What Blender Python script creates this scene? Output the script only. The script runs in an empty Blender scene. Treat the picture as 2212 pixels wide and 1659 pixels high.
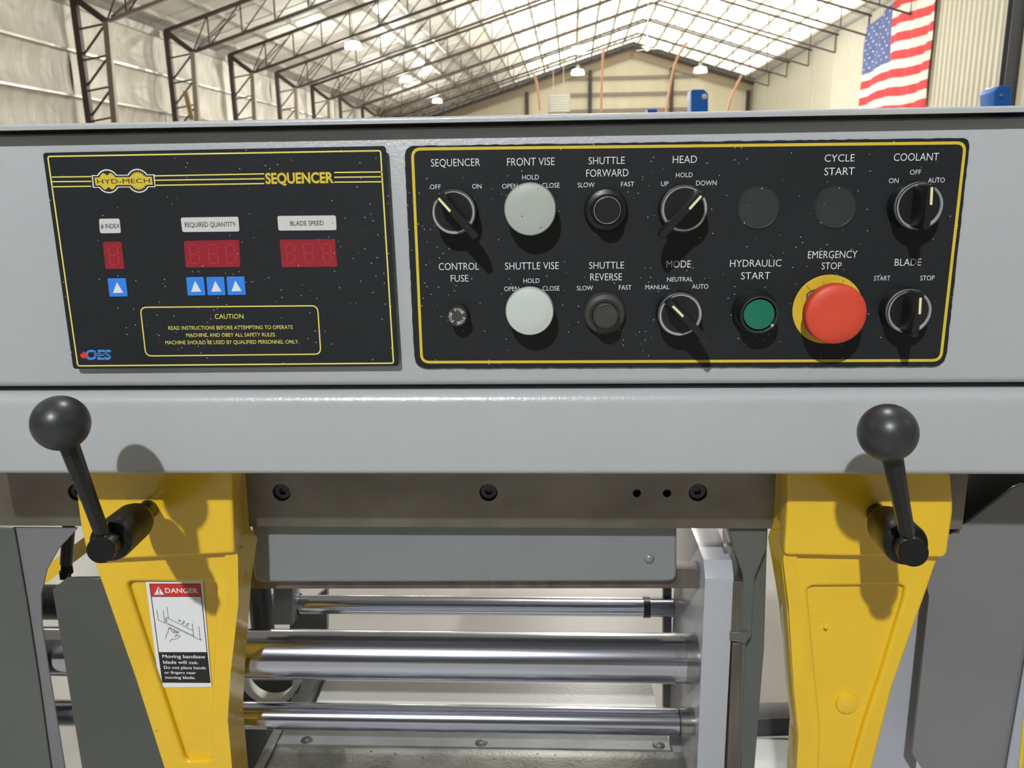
import bpy, bmesh, math, random
from mathutils import Vector, Matrix
random.seed(7)
C = bpy.context.scene.collection

# ------------------------------------------------------------------ camera
F, CX, CY = 1800.0, 1106.0, 829.5
_dn = Vector((112, -7560, -F)).normalized()
_yy = Vector((80, (112*80+F*F)/7560, -F)).normalized()
_zz = -_dn
_xx = _yy.cross(_zz)
R = Matrix((_xx, _yy, _zz))                 # world = R @ camera space
CAM = Vector((0, 0, 1.35))
cd = bpy.data.cameras.new('camera'); cam = bpy.data.objects.new('camera', cd); C.objects.link(cam)
cam.matrix_world = Matrix.Translation(CAM) @ R.to_4x4()
cd.sensor_fit = 'HORIZONTAL'; cd.sensor_width = 36; cd.lens = 36*F/2212
cd.clip_start = 0.02; cd.clip_end = 300
cd.dof.use_dof = True; cd.dof.focus_distance = 0.64; cd.dof.aperture_fstop = 20
bpy.context.scene.camera = cam

# ------------------------------------------------------------------ world, exposure, lamps
S = bpy.context.scene
S.view_settings.view_transform = 'Standard'; S.view_settings.look = 'None'
S.view_settings.gamma = 1; S.view_settings.use_curve_mapping = False
S.view_settings.exposure = -1.78
S.cycles.use_denoising = True
S.cycles.max_bounces = 8; S.cycles.diffuse_bounces = 4; S.cycles.glossy_bounces = 4
S.cycles.sample_clamp_indirect = 6
w = bpy.data.worlds.new('world'); S.world = w; w.use_nodes = True
w.node_tree.nodes['Background'].inputs[0].default_value = (0.9, 0.95, 1, 1)
w.node_tree.nodes['Background'].inputs[1].default_value = 0.6
LAMP_W = 2600
KEY_W = 11000
SKYE = 5.0                                  # brightness of the daylit roof panels near the ridge
YAW = math.radians(1.512)                   # the hall is turned a little against the machine
def B(x, y, z):
    """hall coordinates: x across, y along the hall, z above the camera"""
    c, s = math.cos(YAW), math.sin(YAW)
    return Vector((c*x + s*y, -s*x + c*y, CAM.z + z))
LAMPS = [(-10.2, 40.9), (-10.2, 53.7), (-10.4, 67.3), (0.34, 52.4), (0.33, 44.1), (7.55, 52.7),
         (-10.2, 27.9), (-10.2, 15), (-10.2, 2), (-10.2, -11), (0.34, 26), (0.34, 13), (0.34, 2.5),
         (9.5, 25), (9.5, 12), (9.5, -1), (9.5, -13)]
KEYLAMP = (-1.5, -6.5)
def lamp_light(x, y, p, r=0.2, col=(1, .965, .91)):
    l = bpy.data.lights.new('high_bay_light', 'SPOT' if y < 20 else 'POINT'); l.energy = p
    if y < 20: l.spot_size = math.radians(138); l.spot_blend = .25
    l.shadow_soft_size = r; l.color = col
    o = bpy.data.objects.new('high_bay_light', l); C.objects.link(o); o.location = B(x, y, 6.5) - Vector((0, 0, .55))
for x, y in LAMPS: lamp_light(x, y, LAMP_W*((1.1 if x < -5 else 2.0) if y > 35 else .7 if y > 20 else 1.0 if y > 2.2 else .12))
lamp_light(*KEYLAMP, KEY_W, 0.12, (.95, .98, 1))
lamp_light(4.5, -17.5, KEY_W*.3, 0.15)

# ------------------------------------------------------------------ helpers
def W(px, py, D):
    """the point that lies at machine depth D behind the pixel"""
    r = R @ Vector(((px-CX)/F, -(py-CY)/F, -1))
    return CAM + r*(D/r.y)
def XZ(px, py, D):
    p = W(px, py, D); return (p.x, p.z)
def lin(c):
    c = c/255; return c/12.92 if c <= .04045 else ((c+.055)/1.055)**2.4
def srgb(r, g, b): return (lin(r), lin(g), lin(b), 1)

MATS = {}
def mat(name, col, rough=.5, metal=0, var=0, vscale=20, bump=0, bscale=200, specks=0, spscale=400, spcol=(200, 200, 200), emit=0,
        stretch=(1, 1, 1), coat=0, trans=0, aniso=0, roughvar=0, spec=.5):
    if name in MATS: return MATS[name]
    m = bpy.data.materials.new(name); m.use_nodes = True; MATS[name] = m
    N, L = m.node_tree.nodes, m.node_tree.links
    p = N['Principled BSDF']
    c = srgb(*col)
    p.inputs['Base Color'].default_value = c
    p.inputs['Roughness'].default_value = rough; p.inputs['Metallic'].default_value = metal
    p.inputs['Specular IOR Level'].default_value = spec
    if coat: p.inputs['Coat Weight'].default_value = coat; p.inputs['Coat Roughness'].default_value = .12
    if emit:
        p.inputs['Emission Color'].default_value = c; p.inputs['Emission Strength'].default_value = emit
    tc = N.new('ShaderNodeTexCoord'); mp = N.new('ShaderNodeMapping'); L.new(tc.outputs['Object'], mp.inputs['Vector'])
    mp.inputs['Scale'].default_value = stretch
    out = None
    if var:
        n = N.new('ShaderNodeTexNoise'); n.inputs['Scale'].default_value = vscale; n.inputs['Detail'].default_value = 5
        L.new(mp.outputs[0], n.inputs['Vector'])
        mr = N.new('ShaderNodeMapRange'); mr.inputs[1].default_value = .3; mr.inputs[2].default_value = .7
        mr.inputs[3].default_value = 1-var; mr.inputs[4].default_value = 1+var*.6
        L.new(n.outputs['Fac'], mr.inputs[0])
        mx = N.new('ShaderNodeMix'); mx.data_type = 'RGBA'; mx.blend_type = 'MULTIPLY'; mx.inputs[0].default_value = 1
        mx.inputs[6].default_value = c; L.new(mr.outputs[0], mx.inputs[7]); out = mx.outputs[2]
        if roughvar:
            mq = N.new('ShaderNodeMapRange'); mq.inputs[3].default_value = rough-roughvar; mq.inputs[4].default_value = rough+roughvar
            L.new(n.outputs['Fac'], mq.inputs[0]); L.new(mq.outputs[0], p.inputs['Roughness'])
    if specks:
        v = N.new('ShaderNodeTexVoronoi'); v.inputs['Scale'].default_value = spscale; L.new(tc.outputs['Object'], v.inputs['Vector'])
        n2 = N.new('ShaderNodeTexNoise'); n2.inputs['Scale'].default_value = 14; L.new(tc.outputs['Object'], n2.inputs['Vector'])
        sep = N.new('ShaderNodeSeparateColor'); L.new(v.outputs['Color'], sep.inputs[0])
        a = N.new('ShaderNodeMath'); a.operation = 'LESS_THAN'; L.new(sep.outputs[0], a.inputs[0])
        mm = N.new('ShaderNodeMapRange'); mm.inputs[1].default_value = .42; mm.inputs[2].default_value = .68
        mm.inputs[3].default_value = 0.004; mm.inputs[4].default_value = specks
        L.new(n2.outputs['Fac'], mm.inputs[0]); L.new(mm.outputs[0], a.inputs[1])
        b = N.new('ShaderNodeMath'); b.operation = 'LESS_THAN'; b.inputs[1].default_value = .30; L.new(v.outputs['Distance'], b.inputs[0])
        ab = N.new('ShaderNodeMath'); ab.operation = 'MULTIPLY'; L.new(a.outputs[0], ab.inputs[0]); L.new(b.outputs[0], ab.inputs[1])
        mx = N.new('ShaderNodeMix'); mx.data_type = 'RGBA'
        if out: L.new(out, mx.inputs[6])
        else: mx.inputs[6].default_value = c
        mx.inputs[7].default_value = srgb(*spcol); L.new(ab.outputs[0], mx.inputs[0]); out = mx.outputs[2]
    if out: L.new(out, p.inputs['Base Color'])
    if bump:
        n = N.new('ShaderNodeTexNoise'); n.inputs['Scale'].default_value = bscale; n.inputs['Detail'].default_value = 3
        L.new(mp.outputs[0], n.inputs['Vector'])
        bu = N.new('ShaderNodeBump'); bu.inputs['Strength'].default_value = bump; bu.inputs['Distance'].default_value = .001 if bscale > 30 else .05
        L.new(n.outputs['Fac'], bu.inputs['Height']); L.new(bu.outputs[0], p.inputs['Normal'])
    return m

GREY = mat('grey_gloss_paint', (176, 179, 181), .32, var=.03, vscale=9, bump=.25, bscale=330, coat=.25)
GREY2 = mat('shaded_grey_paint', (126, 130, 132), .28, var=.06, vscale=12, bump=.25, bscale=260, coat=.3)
DARKP = mat('dark_grey_paint', (86, 90, 87), .3, var=.08, vscale=8, bump=.2, bscale=260, coat=.2)
DARKR = mat('slate_grey_paint', (114, 115, 117), .3, var=.08, vscale=6, bump=.1, bscale=200, coat=.4)
LAV = mat('blue_grey_paint', (160, 163, 172), .35, var=.04, vscale=10)
BLACKP = mat('black_panel_film', (34, 37, 40), .42, spec=.3, var=.10, vscale=16, specks=.035, spscale=650, bump=.15, bscale=900, spcol=(170, 172, 172))
YLINE = mat('yellow_print', (216, 190, 58), .45, var=.04, vscale=60)
YLITE = mat('pale_yellow_print', (232, 222, 110), .45)
WHITE = mat('white_print', (226, 228, 230), .5)
DIRTW = mat('white_label', (206, 206, 202), .5, specks=.02, spscale=700, spcol=(60, 60, 60))
INK = mat('black_print', (28, 28, 30), .5)
REDW = mat('red_display_window', (150, 36, 48), .3, specks=.03, spscale=700, coat=.3)
REDS = mat('unlit_display_segment', (166, 54, 64), .3)
BLUE = mat('blue_button_film', (52, 132, 232), .4)
BLUEP = mat('blue_logo_print', (62, 140, 228), .5)
REDP = mat('red_logo_print', (220, 52, 62), .5)
YEL = mat('yellow_gloss_enamel', (230, 188, 36), .27, var=.05, vscale=14, bump=.35, bscale=110, coat=.6)
STEEL = mat('ground_steel', (122, 117, 108), .42, metal=.75, var=.34, vscale=11, bump=.15, bscale=500, roughvar=.1, stretch=(1, 1, 1.6))
CHROME = mat('polished_chrome', (206, 210, 226), .15, metal=1, var=.07, vscale=25, bump=.06, bscale=140, stretch=(.12, 1, 1), roughvar=.06)
RING = mat('chrome_bezel', (222, 222, 228), .34, metal=.75)
BLKPL = mat('black_plastic', (26, 28, 29), .34, bump=.1, bscale=700)
BLKSAT = mat('satin_black_plastic', (48, 50, 52), .36, var=.1, vscale=30, bump=.18, bscale=90)
BLKOX = mat('black_oxide_steel', (22, 23, 24), .36, metal=.3, bump=.1, bscale=300)
DUSTY = mat('dusty_black_plastic', (58, 59, 54), .5, var=.25, vscale=80)
CREAMT = mat('ivory_marker', (235, 226, 176), .4)
MUSH1 = mat('grey_green_button_plastic', (172, 179, 172), .3, specks=.02, spscale=500, spcol=(90, 90, 80), coat=.2)
MUSH2 = mat('pale_grey_button_plastic', (196, 203, 199), .3, specks=.006, spscale=500, spcol=(90, 90, 80), coat=.2)
GREEN = mat('green_lens', (22, 112, 88), .35, var=.06, vscale=100)
RED = mat('emergency_red_plastic', (214, 74, 50), .5, var=.08, vscale=45)
YDISC = mat('yellow_legend_disc', (222, 186, 50), .45, var=.12, vscale=60)
WORN = mat('worn_bare_steel', (140, 140, 136), .38, metal=.8, var=.35, vscale=26, bump=.3, bscale=260, roughvar=.14, specks=.03, spscale=260, spcol=(30, 30, 28))
RUST = mat('brown_tarnished_steel', (112, 104, 98), .4, metal=.6, var=.3, vscale=60, stretch=(1, 1, .2))
FLOORM = mat('pale_polished_concrete', (160, 157, 150), .35, var=.12, vscale=3.5)
WALLL = mat('white_insulation_blanket', (218, 214, 202), .5, var=.16, vscale=1.5, bump=1, bscale=2.2, stretch=(1, 1.6, .35))
ROOFM = mat('white_roof_insulation', (226, 224, 216), .42, var=.08, vscale=.9, bump=1, bscale=1.6, stretch=(.5, 1.4, 1))
WALLR = mat('cream_sheet_metal', (212, 209, 194), .5, var=.04, vscale=.6)
ENDM = mat('cream_end_wall', (230, 222, 196), .6, var=.08, vscale=.7, stretch=(1, 1, .5))
TRUSS = mat('dark_brown_steel', (74, 62, 56), .5)
TRUSSL = mat('grey_brown_steel', (150, 140, 128), .5)
GALV = mat('galvanised_purlin', (196, 194, 184), .32, metal=.35)
COLM = mat('slate_column_paint', (92, 94, 104), .5)
POSTB = mat('royal_blue_paint', (40, 120, 228), .35)
FLRED = mat('flag_red_cloth', (206, 66, 70), .8)
FLWHT = mat('flag_white_cloth', (226, 222, 214), .8)
FLBLU = mat('flag_blue_cloth', (92, 108, 160), .8, var=.2, vscale=2)
BOLT = mat('worn_bolt_black', (62, 62, 63), .4, metal=.3)
SKY = mat('daylit_roof_panel', (255, 250, 236), .5, emit=SKYE)
SKY2 = mat('daylit_roof_panel_dimmed', (240, 234, 220), .5, emit=SKYE*.5)  # weaker glow and tone paint the daylight fading down the left slope
SKY3 = mat('daylit_roof_panel_dimmest', (225, 220, 206), .5, emit=SKYE*.3)  # last step of the painted fade, where the bright zone dies out
ORNG = mat('orange_hose', (226, 172, 140), .5)
HEATER = mat('grey_heater_metal', (136, 136, 122), .5)
LENS = mat('lit_lamp_lens', (255, 252, 244), .4, emit=10)
CREAMP = mat('pale_paint', (222, 222, 212), .5)

def finish(name, me, m, parent=None, smooth=True, angle=35, loc=None):
    me.materials.clear(); me.materials.append(m)
    if smooth and len(me.polygons):
        me.polygons.foreach_set('use_smooth', [True]*len(me.polygons))
        me.set_sharp_from_angle(angle=math.radians(angle))
    xs = [v.co for v in me.vertices]
    if loc is None:
        lo = Vector((min(v.x for v in xs), min(v.y for v in xs), min(v.z for v in xs)))
        hi = Vector((max(v.x for v in xs), max(v.y for v in xs), max(v.z for v in xs)))
        loc = (lo+hi)/2
    me.transform(Matrix.Translation(-loc))
    o = bpy.data.objects.new(name, me); C.objects.link(o)
    if parent is not None:
        o.parent = parent; o.location = loc - wl(parent)
    else: o.location = loc
    me.update()
    return o
def wl(o):
    v = o.location.copy()
    while o.parent: o = o.parent; v = v + o.location
    return v
def thing(name, label, cat, loc, group=None):
    o = bpy.data.objects.new(name, None); C.objects.link(o); o.location = loc; o.empty_display_size = .02
    return tag(o, label, cat, group)
def tag(o, label, cat, group=None):
    o['label'] = label; o['category'] = cat
    if group: o['group'] = group
    return o
def struct(o): o['kind'] = 'structure'; return o

def rounded(pts, r, seg=5):
    """fillet the corners of a 2D loop; r is a number or one per corner"""
    n = len(pts); out = []
    for i in range(n):
        ri = r[i] if isinstance(r, (list, tuple)) else r
        p, a, b = Vector(pts[i]), Vector(pts[i-1]), Vector(pts[(i+1) % n])
        u, v = (a-p), (b-p)
        if ri <= 0 or u.length == 0 or v.length == 0: out.append(tuple(p)); continue
        cosang = max(-1, min(1, u.normalized().dot(v.normalized())))
        ang = math.acos(cosang)
        if ang > math.radians(176): out.append(tuple(p)); continue
        d = min(ri/math.tan(ang/2), u.length*.49, v.length*.49)
        p0, p2 = p+u.normalized()*d, p+v.normalized()*d
        for k in range(seg+1):
            t = k/seg
            q = p0*(1-t)**2 + p*2*t*(1-t) + p2*t*t
            out.append(tuple(q))
    return out
def plate_mesh(loops, y0, y1, bevel=0, bres=2):
    """loops: world (x, z) outlines, the first outer and the others holes; y0 is the face nearest the viewer"""
    cu = bpy.data.curves.new('c', 'CURVE'); cu.dimensions = '2D'; cu.fill_mode = 'BOTH'
    for lp in loops:
        s = cu.splines.new('POLY'); s.points.add(len(lp)-1); s.use_cyclic_u = True
        for i, (x, z) in enumerate(lp): s.points[i].co = (x, z, 0, 1)
    th = y1-y0
    cu.extrude = max(th/2-bevel, 0)
    cu.bevel_depth = bevel; cu.bevel_resolution = bres; cu.offset = -bevel
    o = bpy.data.objects.new('c', cu); C.objects.link(o)
    me = bpy.data.meshes.new_from_object(o.evaluated_get(bpy.context.evaluated_depsgraph_get()))
    bpy.data.objects.remove(o); bpy.data.curves.remove(cu)
    me.transform(Matrix.Translation((0, (y0+y1)/2, 0)) @ Matrix.Rotation(math.pi/2, 4, 'X'))
    return me
def plate(name, px, D, th, m, parent=None, bevel=0, r=0, holes=(), angle=35):
    """a plate whose front outline is given in photo pixels at machine depth D"""
    lp = [XZ(x, y, D) for x, y in px]
    if r: lp = rounded(lp, r)
    hl = [[XZ(x, y, D) for x, y in h] for h in holes]
    return finish(name, plate_mesh([lp]+hl, D, D+th, bevel), m, parent, angle=angle)
def offs(lp, d):
    """shrink a loop by d towards its inside"""
    n = len(lp); ar = sum(lp[i][0]*lp[(i+1) % n][1]-lp[(i+1) % n][0]*lp[i][1] for i in range(n))
    sg = 1 if ar > 0 else -1; out = []
    for i in range(n):
        a, p, b = Vector(lp[i-1]), Vector(lp[i]), Vector(lp[(i+1) % n])
        e1, e2 = (p-a), (b-p)
        if e1.length < 1e-9 or e2.length < 1e-9: out.append(tuple(p)); continue
        e1.normalize(); e2.normalize()
        n1, n2 = Vector((-e1.y, e1.x))*sg, Vector((-e2.y, e2.x))*sg
        k = (n1+n2); kk = k.length_squared
        out.append(tuple(p + k*(2*d/kk) if kk > .3 else p+n1*d))
    return out
def ribbon(name, px, D, wpx, m, parent, r=0, th=.0004, closed=True):
    """a printed line of the given pixel width along a closed outline"""
    lp = [XZ(x, y, D) for x, y in px]
    if r: lp = rounded(lp, r, 6)
    h = wpx*D/F/2
    return finish(name, plate_mesh([offs(lp, -h), offs(lp, h)], D, D+th), m, parent)
def frame_flat(lps, y, th=.0004): return plate_mesh(lps, y, y+th)
def joined(meshes):
    bm = bmesh.new()
    for me in meshes: bm.from_mesh(me); bpy.data.meshes.remove(me)
    me = bpy.data.meshes.new('m'); bm.to_mesh(me); bm.free(); return me
def lathe_mesh(prof, c, axis, seg=48, spin=0):
    """prof: (radius, distance along the axis from c)"""
    axis = axis.normalized(); q = Vector((0, 0, 1)).rotation_difference(axis).to_matrix()
    vs, fs = [], []
    for r, h in prof:
        for k in range(seg):
            a = 2*math.pi*k/seg+spin
            vs.append(c + q @ Vector((max(r, 1e-5)*math.cos(a), max(r, 1e-5)*math.sin(a), h)))
    for i in range(len(prof)-1):
        for k in range(seg):
            k2 = (k+1) % seg
            fs.append((i*seg+k, i*seg+k2, (i+1)*seg+k2, (i+1)*seg+k))
    fs.append(tuple(reversed(range(seg)))); fs.append(tuple((len(prof)-1)*seg+k for k in range(seg)))
    me = bpy.data.meshes.new('m'); me.from_pydata([tuple(v) for v in vs], [], fs); me.update(); return me
def lathe(name, prof, c, axis, m, parent=None, seg=48, angle=35, spin=0):
    return finish(name, lathe_mesh(prof, c, axis, seg, spin), m, parent, angle=angle)
def prism_x(name, yz, x0, x1, m, parent=None, angle=30):
    n = len(yz); vs = [(x0, y, z) for y, z in yz]+[(x1, y, z) for y, z in yz]
    fs = [(i, (i+1) % n, n+(i+1) % n, n+i) for i in range(n)]+[tuple(reversed(range(n))), tuple(range(n, 2*n))]
    me = bpy.data.meshes.new('m'); me.from_pydata(vs, [], fs)
    bm = bmesh.new(); bm.from_mesh(me); bmesh.ops.recalc_face_normals(bm, faces=bm.faces); bm.to_mesh(me); bm.free()
    return finish(name, me, m, parent, angle=angle)
def prism_pts(name, a, b, m, parent=None, angle=30, bevel=0):
    """solid between two loops of 3D points"""
    n = len(a)
    fs = [(i, (i+1) % n, n+(i+1) % n, n+i) for i in range(n)]+[tuple(reversed(range(n))), tuple(range(n, 2*n))]
    me = bpy.data.meshes.new('m'); me.from_pydata([tuple(v) for v in a]+[tuple(v) for v in b], [], fs)
    bm = bmesh.new(); bm.from_mesh(me); bmesh.ops.recalc_face_normals(bm, faces=bm.faces)
    if bevel: bmesh.ops.bevel(bm, geom=bm.edges[:], offset=bevel, segments=2, affect='EDGES', profile=.6)
    bm.to_mesh(me); bm.free()
    return finish(name, me, m, parent, angle=angle)
def box_pts(lo, hi):
    x0, y0, z0 = lo; x1, y1, z1 = hi
    return ([(x0, y0, z0), (x1, y0, z0), (x1, y1, z0), (x0, y1, z0)], [(x0, y0, z1), (x1, y0, z1), (x1, y1, z1), (x0, y1, z1)])
class Bars:
    """square or round bars between points, collected into one mesh"""
    def __init__(s): s.v, s.f = [], []
    def bar(s, p, q, w, h=None, up=Vector((0, 0, 1))):
        h = h or w; d = (q-p)
        if d.length < 1e-6: return
        d.normalize(); u = up if abs(d.dot(up)) < .95 else Vector((0, 1, 0))
        a = d.cross(u).normalized(); b = a.cross(d).normalized(); n = len(s.v)
        for e in (p, q):
            for i, j in ((-1, -1), (1, -1), (1, 1), (-1, 1)): s.v.append(tuple(e+a*w/2*i+b*h/2*j))
        s.f += [(n, n+1, n+2, n+3), (n+7, n+6, n+5, n+4)]+[(n+i, n+4+i, n+4+(i+1) % 4, n+(i+1) % 4) for i in range(4)]
    def build(s, name, m, parent=None, smooth=False):
        me = bpy.data.meshes.new('m'); me.from_pydata(s.v, [], s.f); me.update()
        bm = bmesh.new(); bm.from_mesh(me); bmesh.ops.recalc_face_normals(bm, faces=bm.faces); bm.to_mesh(me); bm.free()
        return finish(name, me, m, parent, smooth=smooth)
def tube(name, pts, r, m, parent=None, seg=10):
    cu = bpy.data.curves.new('c', 'CURVE'); cu.dimensions = '3D'; cu.bevel_depth = r; cu.bevel_resolution = 3
    s = cu.splines.new('NURBS'); s.points.add(len(pts)-1)
    for i, p in enumerate(pts): s.points[i].co = (*p, 1)
    s.use_endpoint_u = True; s.order_u = 3; s.resolution_u = 6; cu.use_fill_caps = True
    o = bpy.data.objects.new('c', cu); C.objects.link(o)
    me = bpy.data.meshes.new_from_object(o.evaluated_get(bpy.context.evaluated_depsgraph_get()))
    bpy.data.objects.remove(o); bpy.data.curves.remove(cu)
    return finish(name, me, m, parent)
def text_mesh(s, x0, x1, ytop, ybot, D, bold=0, shear=0, rot=0):
    """lettering whose capitals fill the pixel box (x0..x1, ytop..ybot) on the plane at depth D"""
    cu = bpy.data.curves.new('t', 'FONT'); cu.body = s; cu.resolution_u = 3; cu.offset = bold; cu.shear = shear; cu.fill_mode = 'FRONT'
    o = bpy.data.objects.new('t', cu); C.objects.link(o)
    me = bpy.data.meshes.new_from_object(o.evaluated_get(bpy.context.evaluated_depsgraph_get()))
    cu.body = 'H'; bpy.context.view_layer.update()
    hm = bpy.data.meshes.new_from_object(o.evaluated_get(bpy.context.evaluated_depsgraph_get()))
    hy = [v.co.y for v in hm.vertices]; bpy.data.meshes.remove(hm)
    bpy.data.objects.remove(o); bpy.data.curves.remove(cu)
    h0, h1 = min(hy), max(hy)
    vx = [v.co.x for v in me.vertices]; a, b = min(vx), max(vx)
    ym = (ytop+ybot)/2
    p0, p1 = W(x0, ym, D), W(x1, ym, D)
    zt, zb = W((x0+x1)/2, ytop, D).z, W((x0+x1)/2, ybot, D).z
    for v in me.vertices:
        t = (v.co.x-a)/(b-a); u = (v.co.y-h0)/(h1-h0)
        v.co = (p0.x+(p1.x-p0.x)*t, D, zb+(zt-zb)*u)
    return me
def caption(s, x0, x1, yt, yb, D, m, parent, bold=0, name='caption', **k):
    return finish(name, text_mesh(s, x0, x1, yt, yb, D, bold, **k), m, parent, smooth=False)
def circ(cx, cz, r, n=40, a0=0, a1=2*math.pi):
    return [(cx+r*math.cos(a0+(a1-a0)*i/n), cz+r*math.sin(a0+(a1-a0)*i/n)) for i in range(n)]

TOW = Vector((0, -1, 0))   # straight out of the machine's front, towards the operator

# ================================================================== THE HALL
YS = [2.54+6.3*i for i in range(13)]        # truss frames along the hall
Y0, Y1 = -22, 86
XL, XR, XRG = -16.3, 17.3, 5.75
SL = .305
def roofz(x): return 6.35+SL*(x+15.95) if x < XRG else 6.35+SL*(XRG+15.95)-SL*(x-XRG)
def quadmesh(P):
    me = bpy.data.meshes.new('m'); me.from_pydata([tuple(p) for p in P], [], [tuple(range(len(P)))]); me.update(); return me
def slab(name, P, n, m, parent=None):
    """a slab with the polygon P as its inner face and the thickness n behind it"""
    return prism_pts(name, P, [p+n for p in P], m, parent)
def gridsurf(name, P, nu, nv, fn, m, parent=None, thick=None):
    """P: 4 corners; fn(u, v) pushes the surface out by a vector"""
    vs, fs = [], []
    for j in range(nv+1):
        for i in range(nu+1):
            u, v = i/nu, j/nv
            vs.append(P[0]*(1-u)*(1-v)+P[1]*u*(1-v)+P[2]*u*v+P[3]*(1-u)*v+fn(u, v))
    for j in range(nv):
        for i in range(nu):
            a = j*(nu+1)+i; fs.append((a, a+1, a+nu+2, a+nu+1))
    me = bpy.data.meshes.new('m'); me.from_pydata([tuple(v) for v in vs], [], fs); me.update()
    return finish(name, me, m, parent, angle=80)
FZ = -CAM.z
floor = struct(slab('floor', [B(XL, Y0, FZ), B(XR, Y0, FZ), B(XR, Y1, FZ), B(XL, Y1, FZ)], Vector((0, 0, -.2)), FLOORM))
wall_left = struct(slab('wall_left', [B(XL-.35, Y0, FZ), B(XL-.35, Y1, FZ), B(XL-.35, Y1, 6.3), B(XL-.35, Y0, 6.3)], Vector((-.15, 0, 0)), WALLL))
gz = [-1.2+1.42*i for i in range(6)]        # girts; the blanket bulges between them
yb = [Y0]+[y for y in YS]+[Y1]
yb = sorted(set(yb+[-10.06, -16.4, -3.76]))
for i in range(len(yb)-1):
    for j in range(len(gz)-1):
        if yb[i] < 14: continue
        a, b, c, d = B(XL, yb[i], gz[j]), B(XL, yb[i+1], gz[j]), B(XL, yb[i+1], gz[j+1]), B(XL, yb[i], gz[j+1])
        ph = random.random()*6
        gridsurf('insulation_panel', (a, b, c, d), 16, 6, lambda u, v, ph=ph: Vector((-.22*(math.sin(math.pi*v)**.6)*(math.sin(math.pi*u)**.4 if 0 < u < 1 else 0)
                 - .035*math.sin(v*3.1)*math.sin(u*38+ph), 0, 0)), WALLL, wall_left)
for z in gz:
    g = Bars(); g.bar(B(XL+.06, Y0, z), B(XL+.06, Y1, z), .16, .07); g.build('girt', GALV, wall_left)
g = Bars(); g.bar(B(XL+.1, Y0, 6.02), B(XL+.1, Y1, 6.02), .1, .22); g.build('eave_strut', GALV, wall_left)
wall_back = struct(slab('wall_back', [B(XL-.4, Y0, FZ), B(XR+.2, Y0, FZ), B(XR+.2, Y0, roofz(XR)), B(XRG, Y0, roofz(XRG)), B(XL-.4, Y0, roofz(XL-.4))], B(0, -.15, 0)-B(0, 0, 0), mat('dim_back_wall', (120, 118, 112), .7)))
wall_front = struct(slab('wall_front', [B(XL-.4, Y1, FZ), B(XR+.2, Y1, FZ), B(XR+.2, Y1, roofz(XR)), B(XRG, Y1, roofz(XRG)), B(XL-.4, Y1, roofz(XL-.4))], B(0, .15, 0)-B(0, 0, 0), ENDM))
for k, z in enumerate([7.0+1.5*i for i in range(-4, 4)]):
    if z > 10.5: continue
    hw = 11.5 if z < 8.2 else 9
    x0 = max(XL, XRG-6.2 if z > 5 else XL); x1 = XR if z < 5 else XRG+6.4
    g = Bars(); g.bar(B(x0, Y1-.12, z), B(x1, Y1-.12, z), .22, .3); g.build('girt', TRUSSL, wall_front)
for x in (-13, -4.4, 1.75, 9.6, 16.9):
    g = Bars(); g.bar(B(x, Y1-.3, FZ), B(x, Y1-.3, roofz(x)-1), .35, .3); g.build('column', TRUSS, wall_front)
g = Bars()
for s0, s1 in (((XL, roofz(XL)-.75), (XRG, roofz(XRG)-.75)), ((XRG, roofz(XRG)-.75), (XR, roofz(XR)-.75))):
    g.bar(B(s0[0], Y1-.35, s0[1]), B(s1[0], Y1-.35, s1[1]), .12, .75)
g.build('gable_rafter', mat('tan_rafter', (172, 156, 132), .6), wall_front)
g = Bars()
for s0, s1 in (((XL, roofz(XL)-.32), (XRG, roofz(XRG)-.32)), ((XRG, roofz(XRG)-.32), (XR, roofz(XR)-.32))):
    g.bar(B(s0[0], Y1-.6, s0[1]), B(s1[0], Y1-.6, s1[1]), .5, .2)
g.build('rafter_flange', TRUSS, wall_front)

# right wall: real corrugation up to y = 60, flat sheets beyond it
vs, fs = [], []
y = Y0; prof = []
while y < 60:
    for dy, dx in ((0, 0), (.16, 0), (.22, -.09), (.36, -.09), (.42, 0)): prof.append((y+dy, dx))
    y += .5
prof.append((60, 0))
for yy, dx in prof: vs += [tuple(B(XR+dx, yy, FZ)), tuple(B(XR+dx, yy, 9.4))]
for i in range(len(prof)-1): fs.append((2*i, 2*i+1, 2*i+3, 2*i+2))
me = bpy.data.meshes.new('m'); me.from_pydata(vs, [], fs)
wall_right = struct(finish('wall_right', me, WALLR, smooth=False))
for k in range(5):
    ya, yb2 = 60+k*5.2, 60+(k+1)*5.2-.05
    slab('wall_sheet', [B(XR-.02*(k % 2), ya, FZ), B(XR-.02*(k % 2), yb2, FZ), B(XR-.02*(k % 2), yb2, 9.4), B(XR-.02*(k % 2), ya, 9.4)], B(.06, 0, 0)-B(0, 0, 0), WALLR, wall_right)
g = Bars(); g.bar(B(XR+.02, 63.9, FZ), B(XR+.02, 63.9, 8.6), .12, .12); g.build('downpipe', WALLR, wall_right)
def ibeam(name, x, y, z0, z1, wd, m, parent):
    g = Bars(); g.bar(B(x, y-wd*.47, z0), B(x, y-wd*.47, z1), wd, .03, up=Vector((0, 1, 0))); g.bar(B(x, y+wd*.47, z0), B(x, y+wd*.47, z1), wd, .03, up=Vector((0, 1, 0)))
    g.bar(B(x, y, z0), B(x, y, z1), .03, wd*.94, up=Vector((0, 1, 0))); return g.build(name, m, parent)
ibeam('column', XR-.3, 35.7, FZ, 9.3, .46, COLM, wall_right)

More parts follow.
